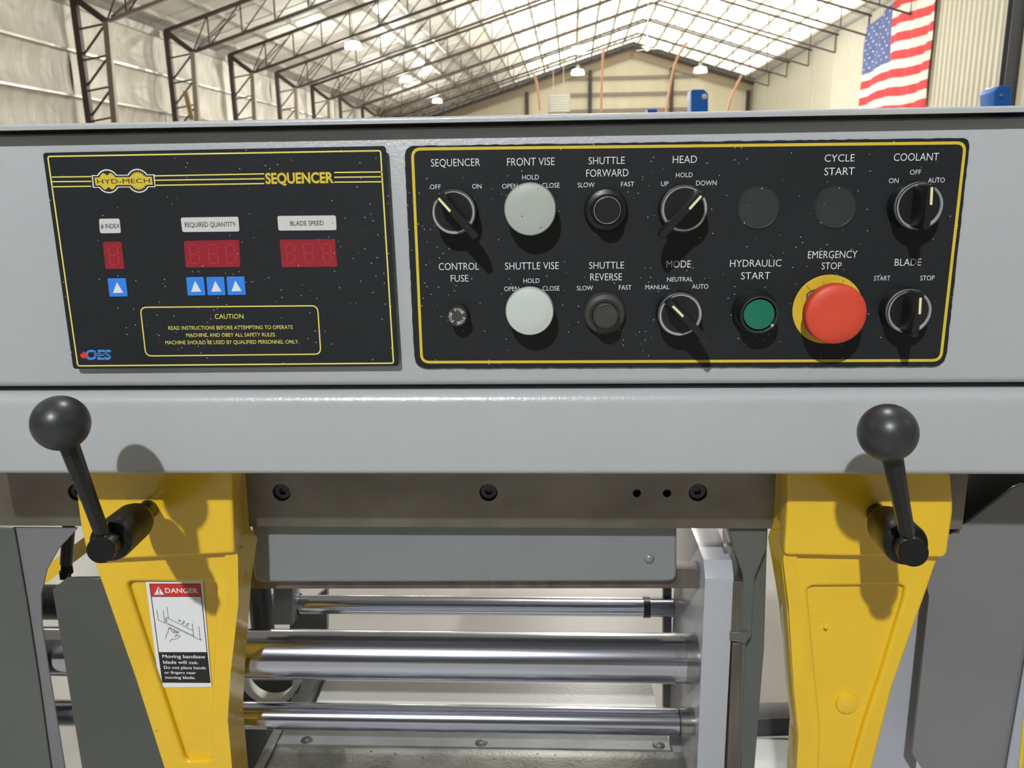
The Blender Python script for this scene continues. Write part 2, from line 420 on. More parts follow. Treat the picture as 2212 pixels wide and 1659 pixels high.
# ceiling with purlins and trusses
ceiling = struct(slab('ceiling', [B(XL-.5, Y0, roofz(XL-.5)+.12), B(XRG, Y0, roofz(XRG)+.12), B(XRG, Y1, roofz(XRG)+.12), B(XL-.5, Y1, roofz(XL-.5)+.12)], Vector((0, 0, .12)), ROOFM))
slab('roof_slope', [B(XRG, Y0, roofz(XRG)+.12), B(XR+.4, Y0, roofz(XR+.4)+.12), B(XR+.4, Y1, roofz(XR+.4)+.12), B(XRG, Y1, roofz(XRG)+.12)], Vector((0, 0, .12)), ROOFM, ceiling)
x = XL+.7; px_list = []
while x < XR:
    px_list.append(x); x += 1.45
for k, x in enumerate(px_list):
    s = SL if x < XRG else -SL
    g = Bars(); z = roofz(x)
    g.bar(B(x, Y0, z), B(x, Y1, z), .03, .2)
    g.bar(B(x+.04, Y0, z-.1+.04*s), B(x+.04, Y1, z-.1+.04*s), .1, .02)
    g.build('purlin', GALV, ceiling)
# translucent roof panels that let the daylight in, one between each pair of purlins
for k in range(len(px_list)-1):
    xa_, xb_ = px_list[k]+.06, px_list[k+1]-.06
    if xa_ < -7.8: continue
    cuts = [xa_, xb_] if not (xa_ < XRG < xb_) else [xa_, XRG, xb_]
    for q in range(len(cuts)-1):
        u0, u1 = cuts[q], cuts[q+1]; a0, a1 = 30, 84.2
        gridsurf('daylight_panel', (B(u0, a0, roofz(u0)+.09), B(u0, a1, roofz(u0)+.09), B(u1, a1, roofz(u1)+.09), B(u1, a0, roofz(u1)+.09)), 40, 2,
                 lambda u, v: Vector((0, 0, .03*math.sin(v*math.pi)-.07)), SKY if xa_ > -4.2 else SKY2 if xa_ > -6 else SKY3, ceiling)
for y in [17+2.1*i for i in range(33)]:           # blanket seams between the purlins
    g = Bars(); g.bar(B(XL, y, roofz(XL)+.1), B(XRG, y, roofz(XRG)+.1), .05, .05); g.bar(B(XRG, y, roofz(XRG)+.1), B(XR, y, roofz(XR)+.1), .05, .05)
    g.build('blanket_seam', ROOFM, ceiling)
for k, y in enumerate(YS):
    if y < 14: continue
    t = bpy.data.objects.new('truss', None); C.objects.link(t); t.parent = ceiling; t.location = B(0, y, 6) - ceiling.location
    big = y < 50
    tc0, tc1, tc2 = (-15.95, 6.1), (XRG, 6.1+SL*(XRG+15.95)), (XR, 6.1+SL*(XRG+15.95)-SL*(XR-XRG))
    bc0, bc1 = (-14.9, 5.3), (XRG, 5.3+SL*(XRG+14.9))
    bc2 = (XR-.2, bc1[1]-SL*(XR-.2-XRG))
    g = Bars(); g.bar(B(tc0[0], y, tc0[1]), B(tc1[0], y, tc1[1]), .16, .12); g.bar(B(tc1[0], y, tc1[1]), B(tc2[0], y, tc2[1]), .14, .1); g.build('top_chord', TRUSS, t)
    g = Bars(); g.bar(B(*[bc0[0], y, bc0[1]]), B(bc1[0], y, bc1[1]), .14, .1); g.bar(B(bc1[0], y, bc1[1]), B(bc2[0], y, bc2[1]), .12, .08); g.build('bottom_chord', TRUSSL if y < 30 else TRUSS, t)
    g = Bars(); g.bar(B(tc0[0], y, tc0[1]), B(bc0[0], y, bc0[1]), .18, .18); g.build('knee_brace', TRUSS, t)
    g = Bars(); g.bar(B(-15.9, y, 6.1), B(-15.85, y, FZ), .2, .2); g.build('outer_column_chord', TRUSS, t)
    g = Bars(); g.bar(B(-14.9, y, 5.3), B(-15.15, y, FZ), .18, .18); g.build('inner_column_chord', TRUSSL, t)
    g = Bars()
    def bot(x): return 5.3+SL*(x+14.9) if x < XRG else bc1[1]-SL*(x-XRG)
    def top(x): return 6.1+SL*(x+15.95) if x < XRG else tc1[1]-SL*(x-XRG)
    x = -14.2; prev = (-14.9, 5.3)
    while x < XR-.5:
        g.bar(B(x, y, bot(x)), B(x, y, top(x)), .05); g.bar(B(prev[0], y, prev[1]), B(x, y, top(x)), .04)
        prev = (x, bot(x)); x += 1.35
    zz = 5.1; sgn = 0
    while zz > FZ+.4:
        xo, xi = -15.87, -14.93
        g.bar(B(xo, y, zz-(.2 if sgn else 0)), B(xi, y, zz-(0 if sgn else -.15)-(.75 if sgn else 0)), .055)
        g.bar(B(xi, y, zz-(0 if sgn else -.15)), B(xo, y, zz-.85), .055)
        zz -= .95; sgn = 0
    g.build('web', TRUSS, t)
    g = Bars()
    for dx in (.9, 1.3): g.bar(B(-14.9+dx*.2, y, 5.45), B(-14.9-.3+dx, y+2.2, roofz(-14.9+dx)), .05)
    g.bar(B(-9, y, bot(-9)), B(-8.2, y+2.2, roofz(-8.2)), .04); g.bar(B(-3, y, bot(-3)), B(-2.2, y+2.2, roofz(-2.2)), .04)
    g.build('flange_brace', TRUSS, t)
    g = Bars(); g.bar(B(XR-.2, y, bc2[1]), B(XR-.2, y, tc2[1]), .07); g.build('end_post', TRUSS, t)

# high bay lamps
def high_bay(x, y, label, group=None):
    c = B(x, y, 6.5)
    t = thing('high_bay_lamp', label, 'lamp', c, group)
    lathe('housing', [(.10, .10), (.12, .34), (.04, .38)], c, Vector((0, 0, 1)), HEATER, t, 16)
    lathe('reflector', [(.38, -.16), (.40, -.12), (.34, .10), (.14, .16), (.10, .16), (.2, 0), (.38, -.16)], c, Vector((0, 0, 1)), LENS, t, 20)
    z = (roofz(x)-6.5)
    g = Bars(); g.bar(c+Vector((0, 0, .37)), c+Vector((0, 0, z-.12)), .02); g.build('suspension_cable', TRUSS, t)
vis = {0: 'glowing high bay lamp high over the left aisle, largest of the hanging lamps', 1: 'glowing high bay lamp in the left row, second along it',
       2: 'glowing high bay lamp in the left row, smallest and farthest along it', 3: 'glowing high bay lamp in front of the gable wall above the grey heater',
       4: 'glowing high bay lamp washed out against the bright roof near the ridge', 5: 'glowing high bay lamp in front of the gable wall above the blue post'}
for i, (x, y) in enumerate(LAMPS):
    high_bay(x, y, vis.get(i, 'high bay lamp hanging from the roof outside the photograph'), None if i in vis else 'high bay lamps out of view')
high_bay(4.5, -17.5, 'high bay lamp hanging far behind the operator, outside the photograph')
high_bay(*KEYLAMP, 'high bay lamp hanging behind the operator, outside the photograph')

# flag on the right wall
def flagpt(u, v):
    """u along the stripes, v down"""
    def bx(px, py):
        r = R @ Vector(((px-CX)/F, -(py-CY)/F, -1)); n = (B(1, 0, 0)-B(0, 0, 0)); n.normalize()
        t = (XR-.14)/r.dot(n); return CAM+r*t
    cor = [((1876, 34), (2034, -40)), ((1858, 262), (2002, 236))]
    # canton sags at the upper hoist corner
    l = Vector(cor[0][0])*(1-v)+Vector(cor[1][0])*v; rr = Vector(cor[0][1])*(1-v)+Vector(cor[1][1])*v
    p = l*(1-u)+rr*u
    sag = 26*max(0, 1-v*1.6)*max(0, 1-u/.38)**1.0
    p.y += sag - 5*math.sin(u*math.pi)*(.5) + 3*math.sin(u*9+v*2)
    q = bx(p.x, p.y)
    return q - (B(1, 0, 0)-B(0, 0, 0))*(.10+.06*math.sin(u*26+v*3)+.03*math.sin(u*51+v*9))
ft = thing('hanging_flag', 'large red, white and blue striped flag with stars on the cream corrugated wall', 'flag', flagpt(.5, .5))
def fpatch(name, u0, u1, v0, v1, m, nu, nv, off=0):
    vs, fs = [], []
    for j in range(nv+1):
        for i in range(nu+1): vs.append(flagpt(u0+(u1-u0)*i/nu, v0+(v1-v0)*j/nv) - Vector((off, 0, 0)))
    for j in range(nv):
        for i in range(nu): a = j*(nu+1)+i; fs.append((a, a+1, a+nu+2, a+nu+1))
    me = bpy.data.meshes.new('m'); me.from_pydata([tuple(v) for v in vs], [], fs); me.update()
    return finish(name, me, m, ft, angle=70)
CU = .37
for k in range(13):
    fpatch('stripe', CU if k < 7 else 0, 1, k/13, (k+1)/13, FLRED if k % 2 == 0 else FLWHT, 60 if k > 6 else 40, 2)
can = fpatch('canton', 0, CU, 0, 7/13, FLBLU, 26, 14)
vs, fs = [], []
for r_ in range(9):
    for c_ in range(6 if r_ % 2 == 0 else 5):
        u = CU*((2*c_+1+(r_ % 2))/12); v = (7/13)*(r_+1)/10
        n = len(vs)
        for k in range(10):
            a = math.pi/2+k*math.pi/5; rr = 1 if k % 2 == 0 else .42
            vs.append(flagpt(u+.012*rr*math.cos(a), v-.015*rr*math.sin(a))-Vector((.03, 0, 0)))
        fs.append(tuple(range(n, n+10)))
me = bpy.data.meshes.new('m'); me.from_pydata([tuple(v) for v in vs], [], fs); finish('stars', me, FLWHT, ft, smooth=False)

# hoses, heater, posts, fan
def bpt(px, py, Y):
    r = R @ Vector(((px-CX)/F, -(py-CY)/F, -1)); n = B(0, 1, 0)-B(0, 0, 0); return CAM+r*(Y/r.dot(n))
for pts, lab in (([(1152, 158), (1163, 178), (1166, 240)], 'orange hose hanging left of the grey heater'),
                 ([(1303, 105), (1301, 150), (1299, 215), (1298, 262)], 'straight orange hose hanging right of the grey heater'),
                 ([(1484, 92), (1460, 122), (1446, 190), (1438, 250)], 'slanting orange hose hanging left of the tall blue post'),
                 ([(1602, 163), (1588, 190), (1574, 225), (1568, 255)], 'orange hose hanging near the right corner of the gable wall')):
    tag(tube('air_hose', [bpt(x, y, 40) for x, y in pts], .055, ORNG), lab, 'hose')
hc = bpt(1208, 232, 60)
t = thing('unit_heater', 'grey louvred unit heater hanging in front of the gable wall', 'heater', hc)
prism_pts('casing', *box_pts(hc-Vector((.75, .4, .35)), hc+Vector((.75, .4, .9))), HEATER, t, bevel=.03)
for k in range(7): prism_pts('louvre', *box_pts(hc+Vector((-.65, -.46, -.3+k*.16)), hc+Vector((.65, -.4, -.2+k*.16))), mat('heater_louvre', (150, 150, 136), .5), t)
g = Bars(); g.bar(hc+Vector((-.4, 0, .9)), hc+Vector((-.4, 0, 4.3)), .05); g.bar(hc+Vector((.3, 0, .9)), hc+Vector((.3, 0, 4.3)), .05); g.build('hanger', TRUSSL, t)
def blue_post(px, Y, label, disc, disc_m=WHITE):
    D = Y; lp = rounded([XZ(x, y, D) for x, y in px], .04)
    zb = 0.0
    xs = [p[0] for p in lp]; t = thing('blue_post', label, 'post', Vector((sum(xs)/len(xs), D, 0)))
    body = [(x, z) for x, z in lp]
    finish('post', plate_mesh([body], D, D+.3, .01), POSTB, t)
    if disc:
        c = W(disc[0], disc[1], D-.01); lathe('disc', [(disc[2]*D/F, 0), (disc[2]*D/F, .015), (disc[2]*D/F*.5, .03)], c, TOW, disc_m, t, 24)
    return t
def post_px(x0, x1, top, chl, chr_, Y):
    zb = W((x0+x1)/2, 401, Y); bot = 401+F*1.35/Y*1.06
    return [(x0, bot), (x0, top+chl), (x0+chl, top), (x1-chr_, top), (x1, top+chr_), (x1, bot)]
blue_post(post_px(1493, 1530, 193, 3, 9, 11), 11, 'tall blue machine post with a white disc rising behind the cabinet', (1521, 209, 5.5))
blue_post(post_px(2148, 2184, 185, 11, 1, 9), 9, 'blue machine post in front of the dark wall column by the flag', (2162, 206, 3), GALV)
blue_post(post_px(1399, 1420, 235, 1, 2, 12), 12, 'low blue post top barely showing above the cabinet edge', None)
fc = bpt(1398, 106, 55)
t = thing('ceiling_fan', 'white ceiling fan with slim blades under the roof ridge', 'fan', fc)
lathe('motor', [(.1, -.1), (.16, 0), (.16, .15), (.05, .25)], fc, Vector((0, 0, 1)), CREAMP, t, 16)
for k in range(3):
    a = .1+k*2.094; d = Vector((math.cos(a), math.sin(a), .04)); g = Bars(); g.bar(fc+d*.15, fc+d*.95, .14, .02); g.build('blade', CREAMP, t)
g = Bars(); g.bar(fc+Vector((0, 0, .2)), fc+Vector((0, 0, roofz(5)-(fc.z-CAM.z))), .04); g.build('down_rod', CREAMP, t)
bp = [bpt(400, 196, 33.5), bpt(415, 258, 33.5)]
g = Bars(); g.bar(bp[0], bp[1], .16, .1); tag(g.build('timber_board', mat('pale_timber', (150, 126, 84), .7)), 'pale timber board leaning against the second lattice column', 'board')

# ================================================================== THE MACHINE
PD = .65                                         # depth of the cabinet's front sheet
XA, XB = W(-260, 560, PD).x, W(2470, 560, PD).x
def zy(py, D=PD): return W(1106, py, D).z
# --- control cabinet
zt, zb = zy(255, .637), zy(833)
cab = thing('control_cabinet', 'wide glossy grey control cabinet carrying both black panels', 'cabinet', Vector((0, PD, zb)))
def arc(cy, cz, r, a0, a1, n=6): return [(cy+r*math.cos(math.radians(a0+(a1-a0)*i/n)), cz+r*math.sin(math.radians(a0+(a1-a0)*i/n))) for i in range(n+1)]
r = .006
prism_x('front_sheet', arc(PD+r, zt-.004-r, r, 90, 180, 2)+arc(PD+r, zb+r, r, 180, 270)+[(PD+.2, zb), (PD+.2, zt-.004)], XA, XB, GREY, cab)
lz0, lz1 = zy(262, .637), zy(248, .637)
prism_x('top_cover', arc(.637+.0022, lz1-.0022, .0022, 90, 180, 3)+[(.637, lz0), (.6395, lz0), (.6395, lz1-.003), (PD+.21, lz1-.003), (PD+.21, lz1)], XA-.004, XB+.004, GREY, cab)
# --- beam below it
z1, z0 = zy(845), zy(1027)
r = .0055
bm_ = prism_x('cross_beam', arc(PD+.012, z1-.012, .012, 90, 180)+arc(PD+r, z0+r, r, 180, 270)+[(PD+.0165, z0), (PD+.0165, z0+.03), (PD+.16, z0+.03), (PD+.16, z1)], XA, XB, GREY)
tag(bm_, 'wide light grey beam between the control cabinet and the steel bar', 'beam')

# --- sequencer module
SD = PD-.0065
seq = thing('sequencer_panel', 'black sequencer display panel with yellow outlines and red number windows', 'control panel', W(480, 560, SD))
plate('face_sheet', [(92, 330), (833, 315), (862, 791), (158, 797)], SD, .0012, BLACKP, seq, r=.0028, bevel=.0002)
plate('backing_box', [(104, 340), (829, 326), (858, 789), (168, 796)], SD+.0014, .0052, BLKPL, seq, r=.003, bevel=.0003)
e = SD-.0002
ribbon('border_line', [(103, 338), (822, 325.5), (850, 784.5), (168, 790.5)], e, 3.0, YLITE, seq, r=.0018, th=.0002)
ribbon('caution_border', [(303, 664), (686, 660.5), (693, 765), (315, 769)], e, 2.6, YLITE, seq, r=.005, th=.0002)
for a, b, ya, yb_ in ((112, 197, (382.5, 392.5, 403.5), (381.5, 391.7, 402.3)), (334, 571, (380, 389.4, 400.3), (375.5, 386, 396.5)), (722, 826, (372.6, 383, 393.5), (371.3, 381.8, 392.6))):
    for i in range(3):
        plate('stripe_line', [(a, ya[i]-1.3), (b, yb_[i]-1.3), (b, yb_[i]+1.3), (a, ya[i]+1.3)], e, .0002, YLITE, seq)
def lbl(px, name='label_plate', m=DIRTW): return plate(name, px, e, .0002, m, seq, r=.0016 if name == 'label_plate' else .0009)
lb1 = lbl([(213.6, 472.6), (258, 472), (261.3, 503.5), (216, 504)])
lb2 = lbl([(390, 470), (514.7, 468), (517.3, 500), (394, 501.3)])
lb3 = lbl([(599, 466.5), (725.4, 465.3), (727, 497), (601.5, 498.2)])
e2 = e-.00012
caption('# INDEX', 217.5, 258.5, 483.5, 493, e2, INK, lb1); caption('REQUIRED QUANTITY', 399, 508.5, 479.8, 490.2, e2, INK, lb2)
caption('BLADE SPEED', 627, 699, 477.3, 487, e2, INK, lb3)
def window(px, n, xs, yt, yb_):
    wn = plate('display_window', px, e, .0002, REDW, seq, r=.0012)
    ms = []
    for k in range(n):
        a, b = xs[k]; h = (yb_-yt)/2; tpx = 3.2
        seg = [((a+2, yt), (b-2, yt)), ((a+2, yt+h), (b-2, yt+h)), ((a+4, yb_), (b, yb_)), ((a, yt+2), (a+1.5, yt+h-2)), ((b, yt+2), (b+1.5, yt+h-2)), ((a+2, yt+h+2), (a+3.5, yb_-2)), ((b+2, yt+h+2), (b+3.5, yb_-2))]
        for (x0, y0), (x1, y1) in seg:
            if abs(y1-y0) < 1: q = [(x0, y0-tpx/2), (x1, y1-tpx/2), (x1, y1+tpx/2), (x0, y0+tpx/2)]
            else: q = [(x0-tpx/2, y0), (x0+tpx/2, y0), (x1+tpx/2, y1), (x1-tpx/2, y1)]
            ms.append(plate_mesh([[XZ(x, y, e2) for x, y in q]], e2, e2+.00005))
    finish('unlit_digits', joined(ms), REDS, wn, smooth=False)
window([(222, 522.5), (262, 522), (269, 580.8), (228, 581.5)], 1, [(234, 253)], 531, 572)
window([(397, 520.5), (516.7, 517.8), (519.3, 576.8), (401, 578)], 3, [(409, 428), (449, 468), (487, 506)], 529, 569)
window([(604, 517.7), (723.6, 516.3), (728.6, 576), (608.5, 577.3)], 3, [(617, 634), (655, 674), (696, 714)], 527, 567)
for px in ([(232, 601.3), (271.5, 601), (276, 640.5), (236.5, 641)], [(401.8, 599), (439.7, 598.2), (444, 638.2), (405.3, 638.7)],
           [(445.4, 598.7), (483.8, 598), (487.3, 637.7), (448.5, 638.2)], [(489, 598), (527.7, 597.3), (531, 637), (492, 637.6)]):
    b = plate('arrow_button', px, SD-.0007, .0007, BLUE, seq, r=.001, bevel=.00015)
    (ax, ay), (bx_, by_), (cx_, cy_), (dx_, dy_) = px
    cx0, cy0 = (ax+bx_+cx_+dx_)/4, (ay+by_+cy_+dy_)/4
    plate('arrow', [(cx0-1.5, cy0-11.5), (cx0+12, cy0+11.5), (cx0-10, cy0+12)], SD-.0009, .0002, WHITE, b)
for s, x0, x1, yt, yb_ in (('CAUTION', 464, 526, 678.3, 688.5), ('READ INSTRUCTIONS BEFORE ATTEMPTING TO OPERATE', 363.5, 632.5, 703.6, 711.6),
                           ('MACHINE, AND OBEY ALL SAFETY RULES.', 402, 596, 719.3, 727.3), ('MACHINE SHOULD BE USED BY QUALIFIED PERSONNEL ONLY.', 357, 645.5, 735, 743)):
    caption(s, x0, x1, yt, yb_, e, YLITE, seq)
caption('SEQUENCER', 573, 720.5, 372.5, 396.6, e, YLINE, seq, bold=.035)
# maker's badge
bd = bpy.data.objects.new('badge', None); C.objects.link(bd); bd.parent = seq; bd.location = W(267, 391, e)-wl(seq)
def badge(rad, x0, x1, yt, yb_, y, m, nm, notch=False):
    k = y/F
    ms = [plate_mesh([[XZ(x0, yt+.8, y), XZ(x1-1.5, yt-.8, y), XZ(x1+1, yb_-.8, y), XZ(x0+2.6, yb_+.8, y)]], y, y+.00004)]
    for ci, (cx_, cy_) in enumerate(((233, 391.6), (298.5, 390.6))):
        c = XZ(cx_, cy_, y); R1 = rad*k
        if notch and ci == 1:
            lp = []
            for i in range(22):
                for rr, da in ((1, -.055), (1, .055), (.86, .09), (.86, .19)): lp.append((c[0]+R1*rr*math.cos(2*math.pi*i/22+da), c[1]+R1*rr*math.sin(2*math.pi*i/22+da)))
        elif notch:
            lp = []
            for i in range(60):
                a = 2*math.pi*i/60; d = min(abs(a-math.pi/2), abs(a-3*math.pi/2))
                lp.append((c[0]+R1*math.cos(a)*1.0, c[1]+R1*math.sin(a)*(1 if d > .42 else .62+.38*d/.42)))
        else: lp = circ(c[0], c[1], R1, 40)
        ms.append(plate_mesh([lp], y-.00002*(ci+1), y))
    return finish(nm, joined(ms), m, bd, smooth=False)
badge(25, 198, 335, 377.5, 405, e, WHITE, 'badge_rim')
badge(22.3, 200.5, 332.5, 379.5, 403, e-.0001, INK, 'badge_ground')
badge(19.2, 204, 329, 382.6, 399.8, e-.0002, YLINE, 'badge_field', True)
caption('HYD-MECH', 209.5, 324, 386.5, 396, e-.0003, INK, bd, name='badge_lettering')
bo = bpy.data.objects.new('maker_mark', None); C.objects.link(bo); bo.parent = seq; bo.location = W(210, 766, e)-wl(seq)
caption('OES', 184, 241, 755.5, 777.5, e, BLUEP, bo, bold=.05, name='blue_letters', shear=.15)
ms = [plate_mesh([[XZ(x0, y, e2), XZ(240, y-.6, e2), XZ(240, y+.7, e2), XZ(x0, y+1.3, e2)]], e2, e2+.00004) for x0, y in ((190, 761), (193, 765.2), (196, 769.2))]
finish('cut_lines', joined(ms), BLACKP, bo, smooth=False)
leaf = [(0, -10), (1.8, -6), (4.2, -7.2), (3.6, -2), (6, -4.6), (6.8, -2.8), (10, -3.2), (8.6, 0), (9.8, 1.4), (5, 5), (5.4, 6.6), (.6, 6), (.6, 10)]
leaf = leaf+[(-x, y) for x, y in reversed(leaf)]
plate('maple_leaf', [(181.5+x*.9, 767.5+y*.95) for x, y in leaf], e2-.0001, .0001, REDP, bo)

# --- control panel
CD = PD-.0016
pan = thing('switch_panel', 'long black switch panel with a bright yellow outline and white captions', 'control panel', W(1480, 550, CD))
base_px = [(873, 315), (2096, 297.5), (2042, 791.5), (896, 796)]
lp = rounded([XZ(x, y, CD) for x, y in base_px], [.009, .007, .011, .011], 6)
jag = []
for i in range(len(lp)):                          # chipped paint along the edge
    a, b = Vector(lp[i]), Vector(lp[(i+1) % len(lp)]); n = max(1, int((b-a).length/.004))
    for k in range(n):
        q = a+(b-a)*k/n; jag.append((q.x+random.uniform(-1, 1)*.00022, q.y+random.uniform(-1, 1)*.00028))
finish('face_sheet', plate_mesh([jag], CD, CD+.0016), BLACKP, pan)
e = CD-.0002
ribbon('border_line', [(890.5, 322), (2085.5, 308.5), (2032, 778.5), (911, 782.5)], e, 6.0, YLINE, pan, r=.0065, th=.0002)
CAPS = [('SEQUENCER', 931, 1037, 343, 359), ('OFF', 929, 952, 398.6, 408.6), ('ON', 1020, 1040, 397.4, 407.4), ('FRONT VISE', 1095.4, 1198, 341, 357.4),
 ('HOLD', 1128, 1164, 377.6, 388), ('OPEN', 1084.7, 1118, 397, 407), ('CLOSE', 1171, 1209, 395, 405.6), ('SHUTTLE', 1271.5, 1349.4, 339, 354.4),
 ('FORWARD', 1266.4, 1357.5, 365.6, 381.4), ('SLOW', 1247.8, 1284.4, 394.3, 404.6), ('FAST', 1341.6, 1370, 392.6, 402.6), ('HEAD', 1453.3, 1505.6, 336.4, 352),
 ('HOLD', 1460, 1496.3, 372.8, 382.8), ('UP', 1428, 1444, 391.7, 402), ('DOWN', 1503.8, 1548, 390, 400.4), ('CYCLE', 1781.5, 1846, 333.5, 349),
 ('START', 1781, 1846, 362, 378), ('COOLANT', 1931, 2028, 331, 347), ('OFF', 1965.8, 1989.6, 366.7, 377), ('ON', 1920, 1941, 385, 395.4), ('AUTO', 2004.8, 2041, 384, 394.4),
 ('CONTROL', 947.8, 1034.5, 568, 583), ('FUSE', 973.6, 1011.7, 594, 608.4), ('SHUTTLE VISE', 1091, 1207, 566.7, 581.8), ('HOLD', 1130.6, 1165.4, 601.5, 611.3),
 ('OPEN', 1089, 1121, 619, 628.8), ('CLOSE', 1172, 1208.8, 618, 627.8), ('SHUTTLE', 1272.8, 1348, 565.7, 580.2), ('REVERSE', 1275, 1343.6, 590.7, 605.6),
 ('SLOW', 1246, 1281, 617.4, 627), ('FAST', 1337, 1364, 616, 625.7), ('MODE', 1440, 1492.4, 563, 578), ('NEUTRAL', 1441, 1496.7, 598.6, 608), ('MANUAL', 1394, 1446, 615.5, 624.8),
 ('AUTO', 1495, 1530, 614, 623.6), ('HYDRAULIC', 1577, 1688, 561, 576), ('START', 1601, 1663.8, 588, 603), ('EMERGENCY', 1745.6, 1852, 542, 557.5), ('STOP', 1775, 1818, 567, 581.5),
 ('BLADE', 1933, 1990, 559, 573.8), ('START', 1888, 1923, 596, 606), ('STOP', 1988, 2018.7, 595.4, 605.6)]
for s, x0, x1, yt, yb_ in CAPS: caption(s, x0, x1, yt, yb_, e, WHITE, pan, bold=-.006 if yb_-yt > 12 else -.002)
PLUGM = mat('plug_film', (46, 49, 51), .45, var=.1, vscale=40, specks=.03, spscale=600)
for (cx_, cy_, rr) in ((1638, 449, 44), (1804, 448, 43)):   # plugged holes under the film
    k = CD/F; lathe('blank_plug', [(rr*k, 0), (rr*k, .0004), (rr*k*.965, .0009), (rr*k*.93, .0005), (0, .0005)], W(cx_, cy_, CD), TOW, PLUGM, pan, 56)

# --- operators on the panel
def K(D): return D/F
def bevel_cyl(r, h0, h1, b=.0006): return [(r, h0), (r, h1-b), (r-b*.35, h1-b*.3), (r-b, h1), (0, h1)]
def selector(rc, rr, tail, tip, mk, label, wpx=15.5):
    Dr, Df = .633, .614
    c = W(rc[0], rc[1], Dr); base = Vector((c.x, PD, c.z)); r = rr*K(Dr)
    t = thing('selector_switch', label, 'switch', Vector((c.x, CD, c.z)))
    lathe('collar', [(r*1.03, 0), (r*1.03, .004), (r*1.0, .0065), (r*.99, .0165), (r*.97, .0165), (r*.97, 0)], Vector((c.x, CD-.0001, c.z)), TOW, BLKPL, t, 56)
    lathe('bezel_ring', [(r, -.003), (r, -.0003), (r-.0006, .0003), (r-.0019, .0003), (r-.0025, -.0004), (r-.0025, -.003)], c, TOW, RING, t, 64)
    lathe('knob_base', [(r*.9, -.004), (r*.9, -.0012), (r*.87, -.0004), (0, -.0004)], c, TOW, BLKPL, t, 48)
    # blade shaped handle: wide foot on the disc, narrow rounded top
    a, b = Vector(XZ(*tail, Df)), Vector(XZ(*tip, Df)); d = (b-a).normalized(); n = Vector((-d.y, d.x)); hw = wpx/2*K(Df)
    def stad(a, b, hw, ea=0, eb=0, ns=8):
        out = []; a2, b2 = a-d*ea, b+d*eb
        for i in range(ns+1):
            an = -math.pi/2+math.pi*i/ns; out.append(b2+d*(hw*math.cos(an)-hw)*1 + n*(hw*math.sin(an)))
        for i in range(ns+1):
            an = math.pi/2+math.pi*i/ns; out.append(a2+d*(hw*math.cos(an)*.35+hw*.35)+n*(hw*math.sin(an)))
        return out
    rings = []
    cc = Vector((c.x, c.z))
    for y, s, wf in ((Df+.0006, 1, .86), (Df, 1, .70)): pass
    def clampr(p, R0):
        q = p-cc; return cc+q*(R0/q.length) if q.length > R0 else p
    L0 = [clampr(p, r*.9) for p in stad(a, b, hw*1.55)]
    L1 = stad(a, b, hw*1.0); L2 = stad(a, b, hw*.99); L3 = [p+(((a+b)/2)-p)*.03 for p in stad(a, b, hw*.90)]
    LL = [(Dr+.0004, L0), (Dr-.004, [p0*.3+p1*.7 for p0, p1 in zip(L0, L1)]), (Df+.009, L1), (Df+.0008, L2), (Df, L3)]
    vs, fs = [], []; m_ = len(L0)
    for y, l in LL: vs += [(p.x, y, p.y) for p in l]
    for i in range(len(LL)-1):
        for k in range(m_): k2 = (k+1) % m_; fs.append((i*m_+k, i*m_+k2, (i+1)*m_+k2, (i+1)*m_+k))
    fs.append(tuple(range((len(LL)-1)*m_, len(LL)*m_)))
    me = bpy.data.meshes.new('m'); me.from_pydata(vs, [], fs)
    bm = bmesh.new(); bm.from_mesh(me); bmesh.ops.recalc_face_normals(bm, faces=bm.faces); bm.to_mesh(me); bm.free()
    h = finish('handle', me, BLKPL, t, angle=40)
    m0, m1 = Vector(XZ(*mk[0], Df)), Vector(XZ(*mk[1], Df)); n2 = Vector((-(m1-m0).y, (m1-m0).x)).normalized()*2.6*K(Df)
    q = rounded([tuple(m0-n2), tuple(m1-n2), tuple(m1+n2), tuple(m0+n2)], .0007, 4)
    finish('marker_line', plate_mesh([q], Df-.0003, Df+.0004, .0001), CREAMT, h)
    return t
selector((979.6, 458.5), 46.7, (1030, 515), (942, 419), ((947, 428), (973, 457)), 'black selector switch with chrome ring under the SEQUENCER caption')
selector((1478.3, 451), 48.5, (1427, 512), (1521, 415), ((1515, 423), (1489, 452)), 'black selector switch with chrome ring under the HEAD caption')
selector((1469.6, 680), 46.8, (1530, 738), (1443, 650), ((1453, 661), (1476, 684)), 'black selector switch with chrome ring under the MODE caption')
selector((1986.5, 445), 48.8, (2001, 497), (2013, 397), ((2013, 404), (2011, 443)), 'black selector switch with chrome ring under the COOLANT caption')
selector((1964.6, 673), 47.2, (1976, 728), (1991, 632), ((1988.5, 643), (1986.5, 679)), 'black selector switch with chrome ring under the BLADE caption')
def mushroom(c_, rr, m, label):
    Dn = .628; c = W(*c_, Dn); b = Vector((c.x, CD, c.z)); r = rr*K(Dn); h = CD-Dn
    t = thing('mushroom_button', label, 'button', b)
    lathe('collar', [(r*.7, 0), (r*.7, .006), (r*.6, .008), (r*.6, .0)], b+Vector((0, -.0001, 0)), TOW, BLKPL, t, 40)
    lathe('button_head', [(r*.5, .008), (r*.93, .0085), (r*.985, .0115), (r, .0140), (r*.99, .0165), (r*.95, .0190), (r*.88, h-.0012), (r*.76, h-.0004), (r*.5, h), (0, h)], b, TOW, m, t, 72, angle=60)
mushroom((1144.8, 452.5), 56, MUSH1, 'grey green mushroom button under the FRONT VISE caption, speckled')
mushroom((1143.8, 674), 53.5, MUSH2, 'pale grey mushroom button under the SHUTTLE VISE caption')
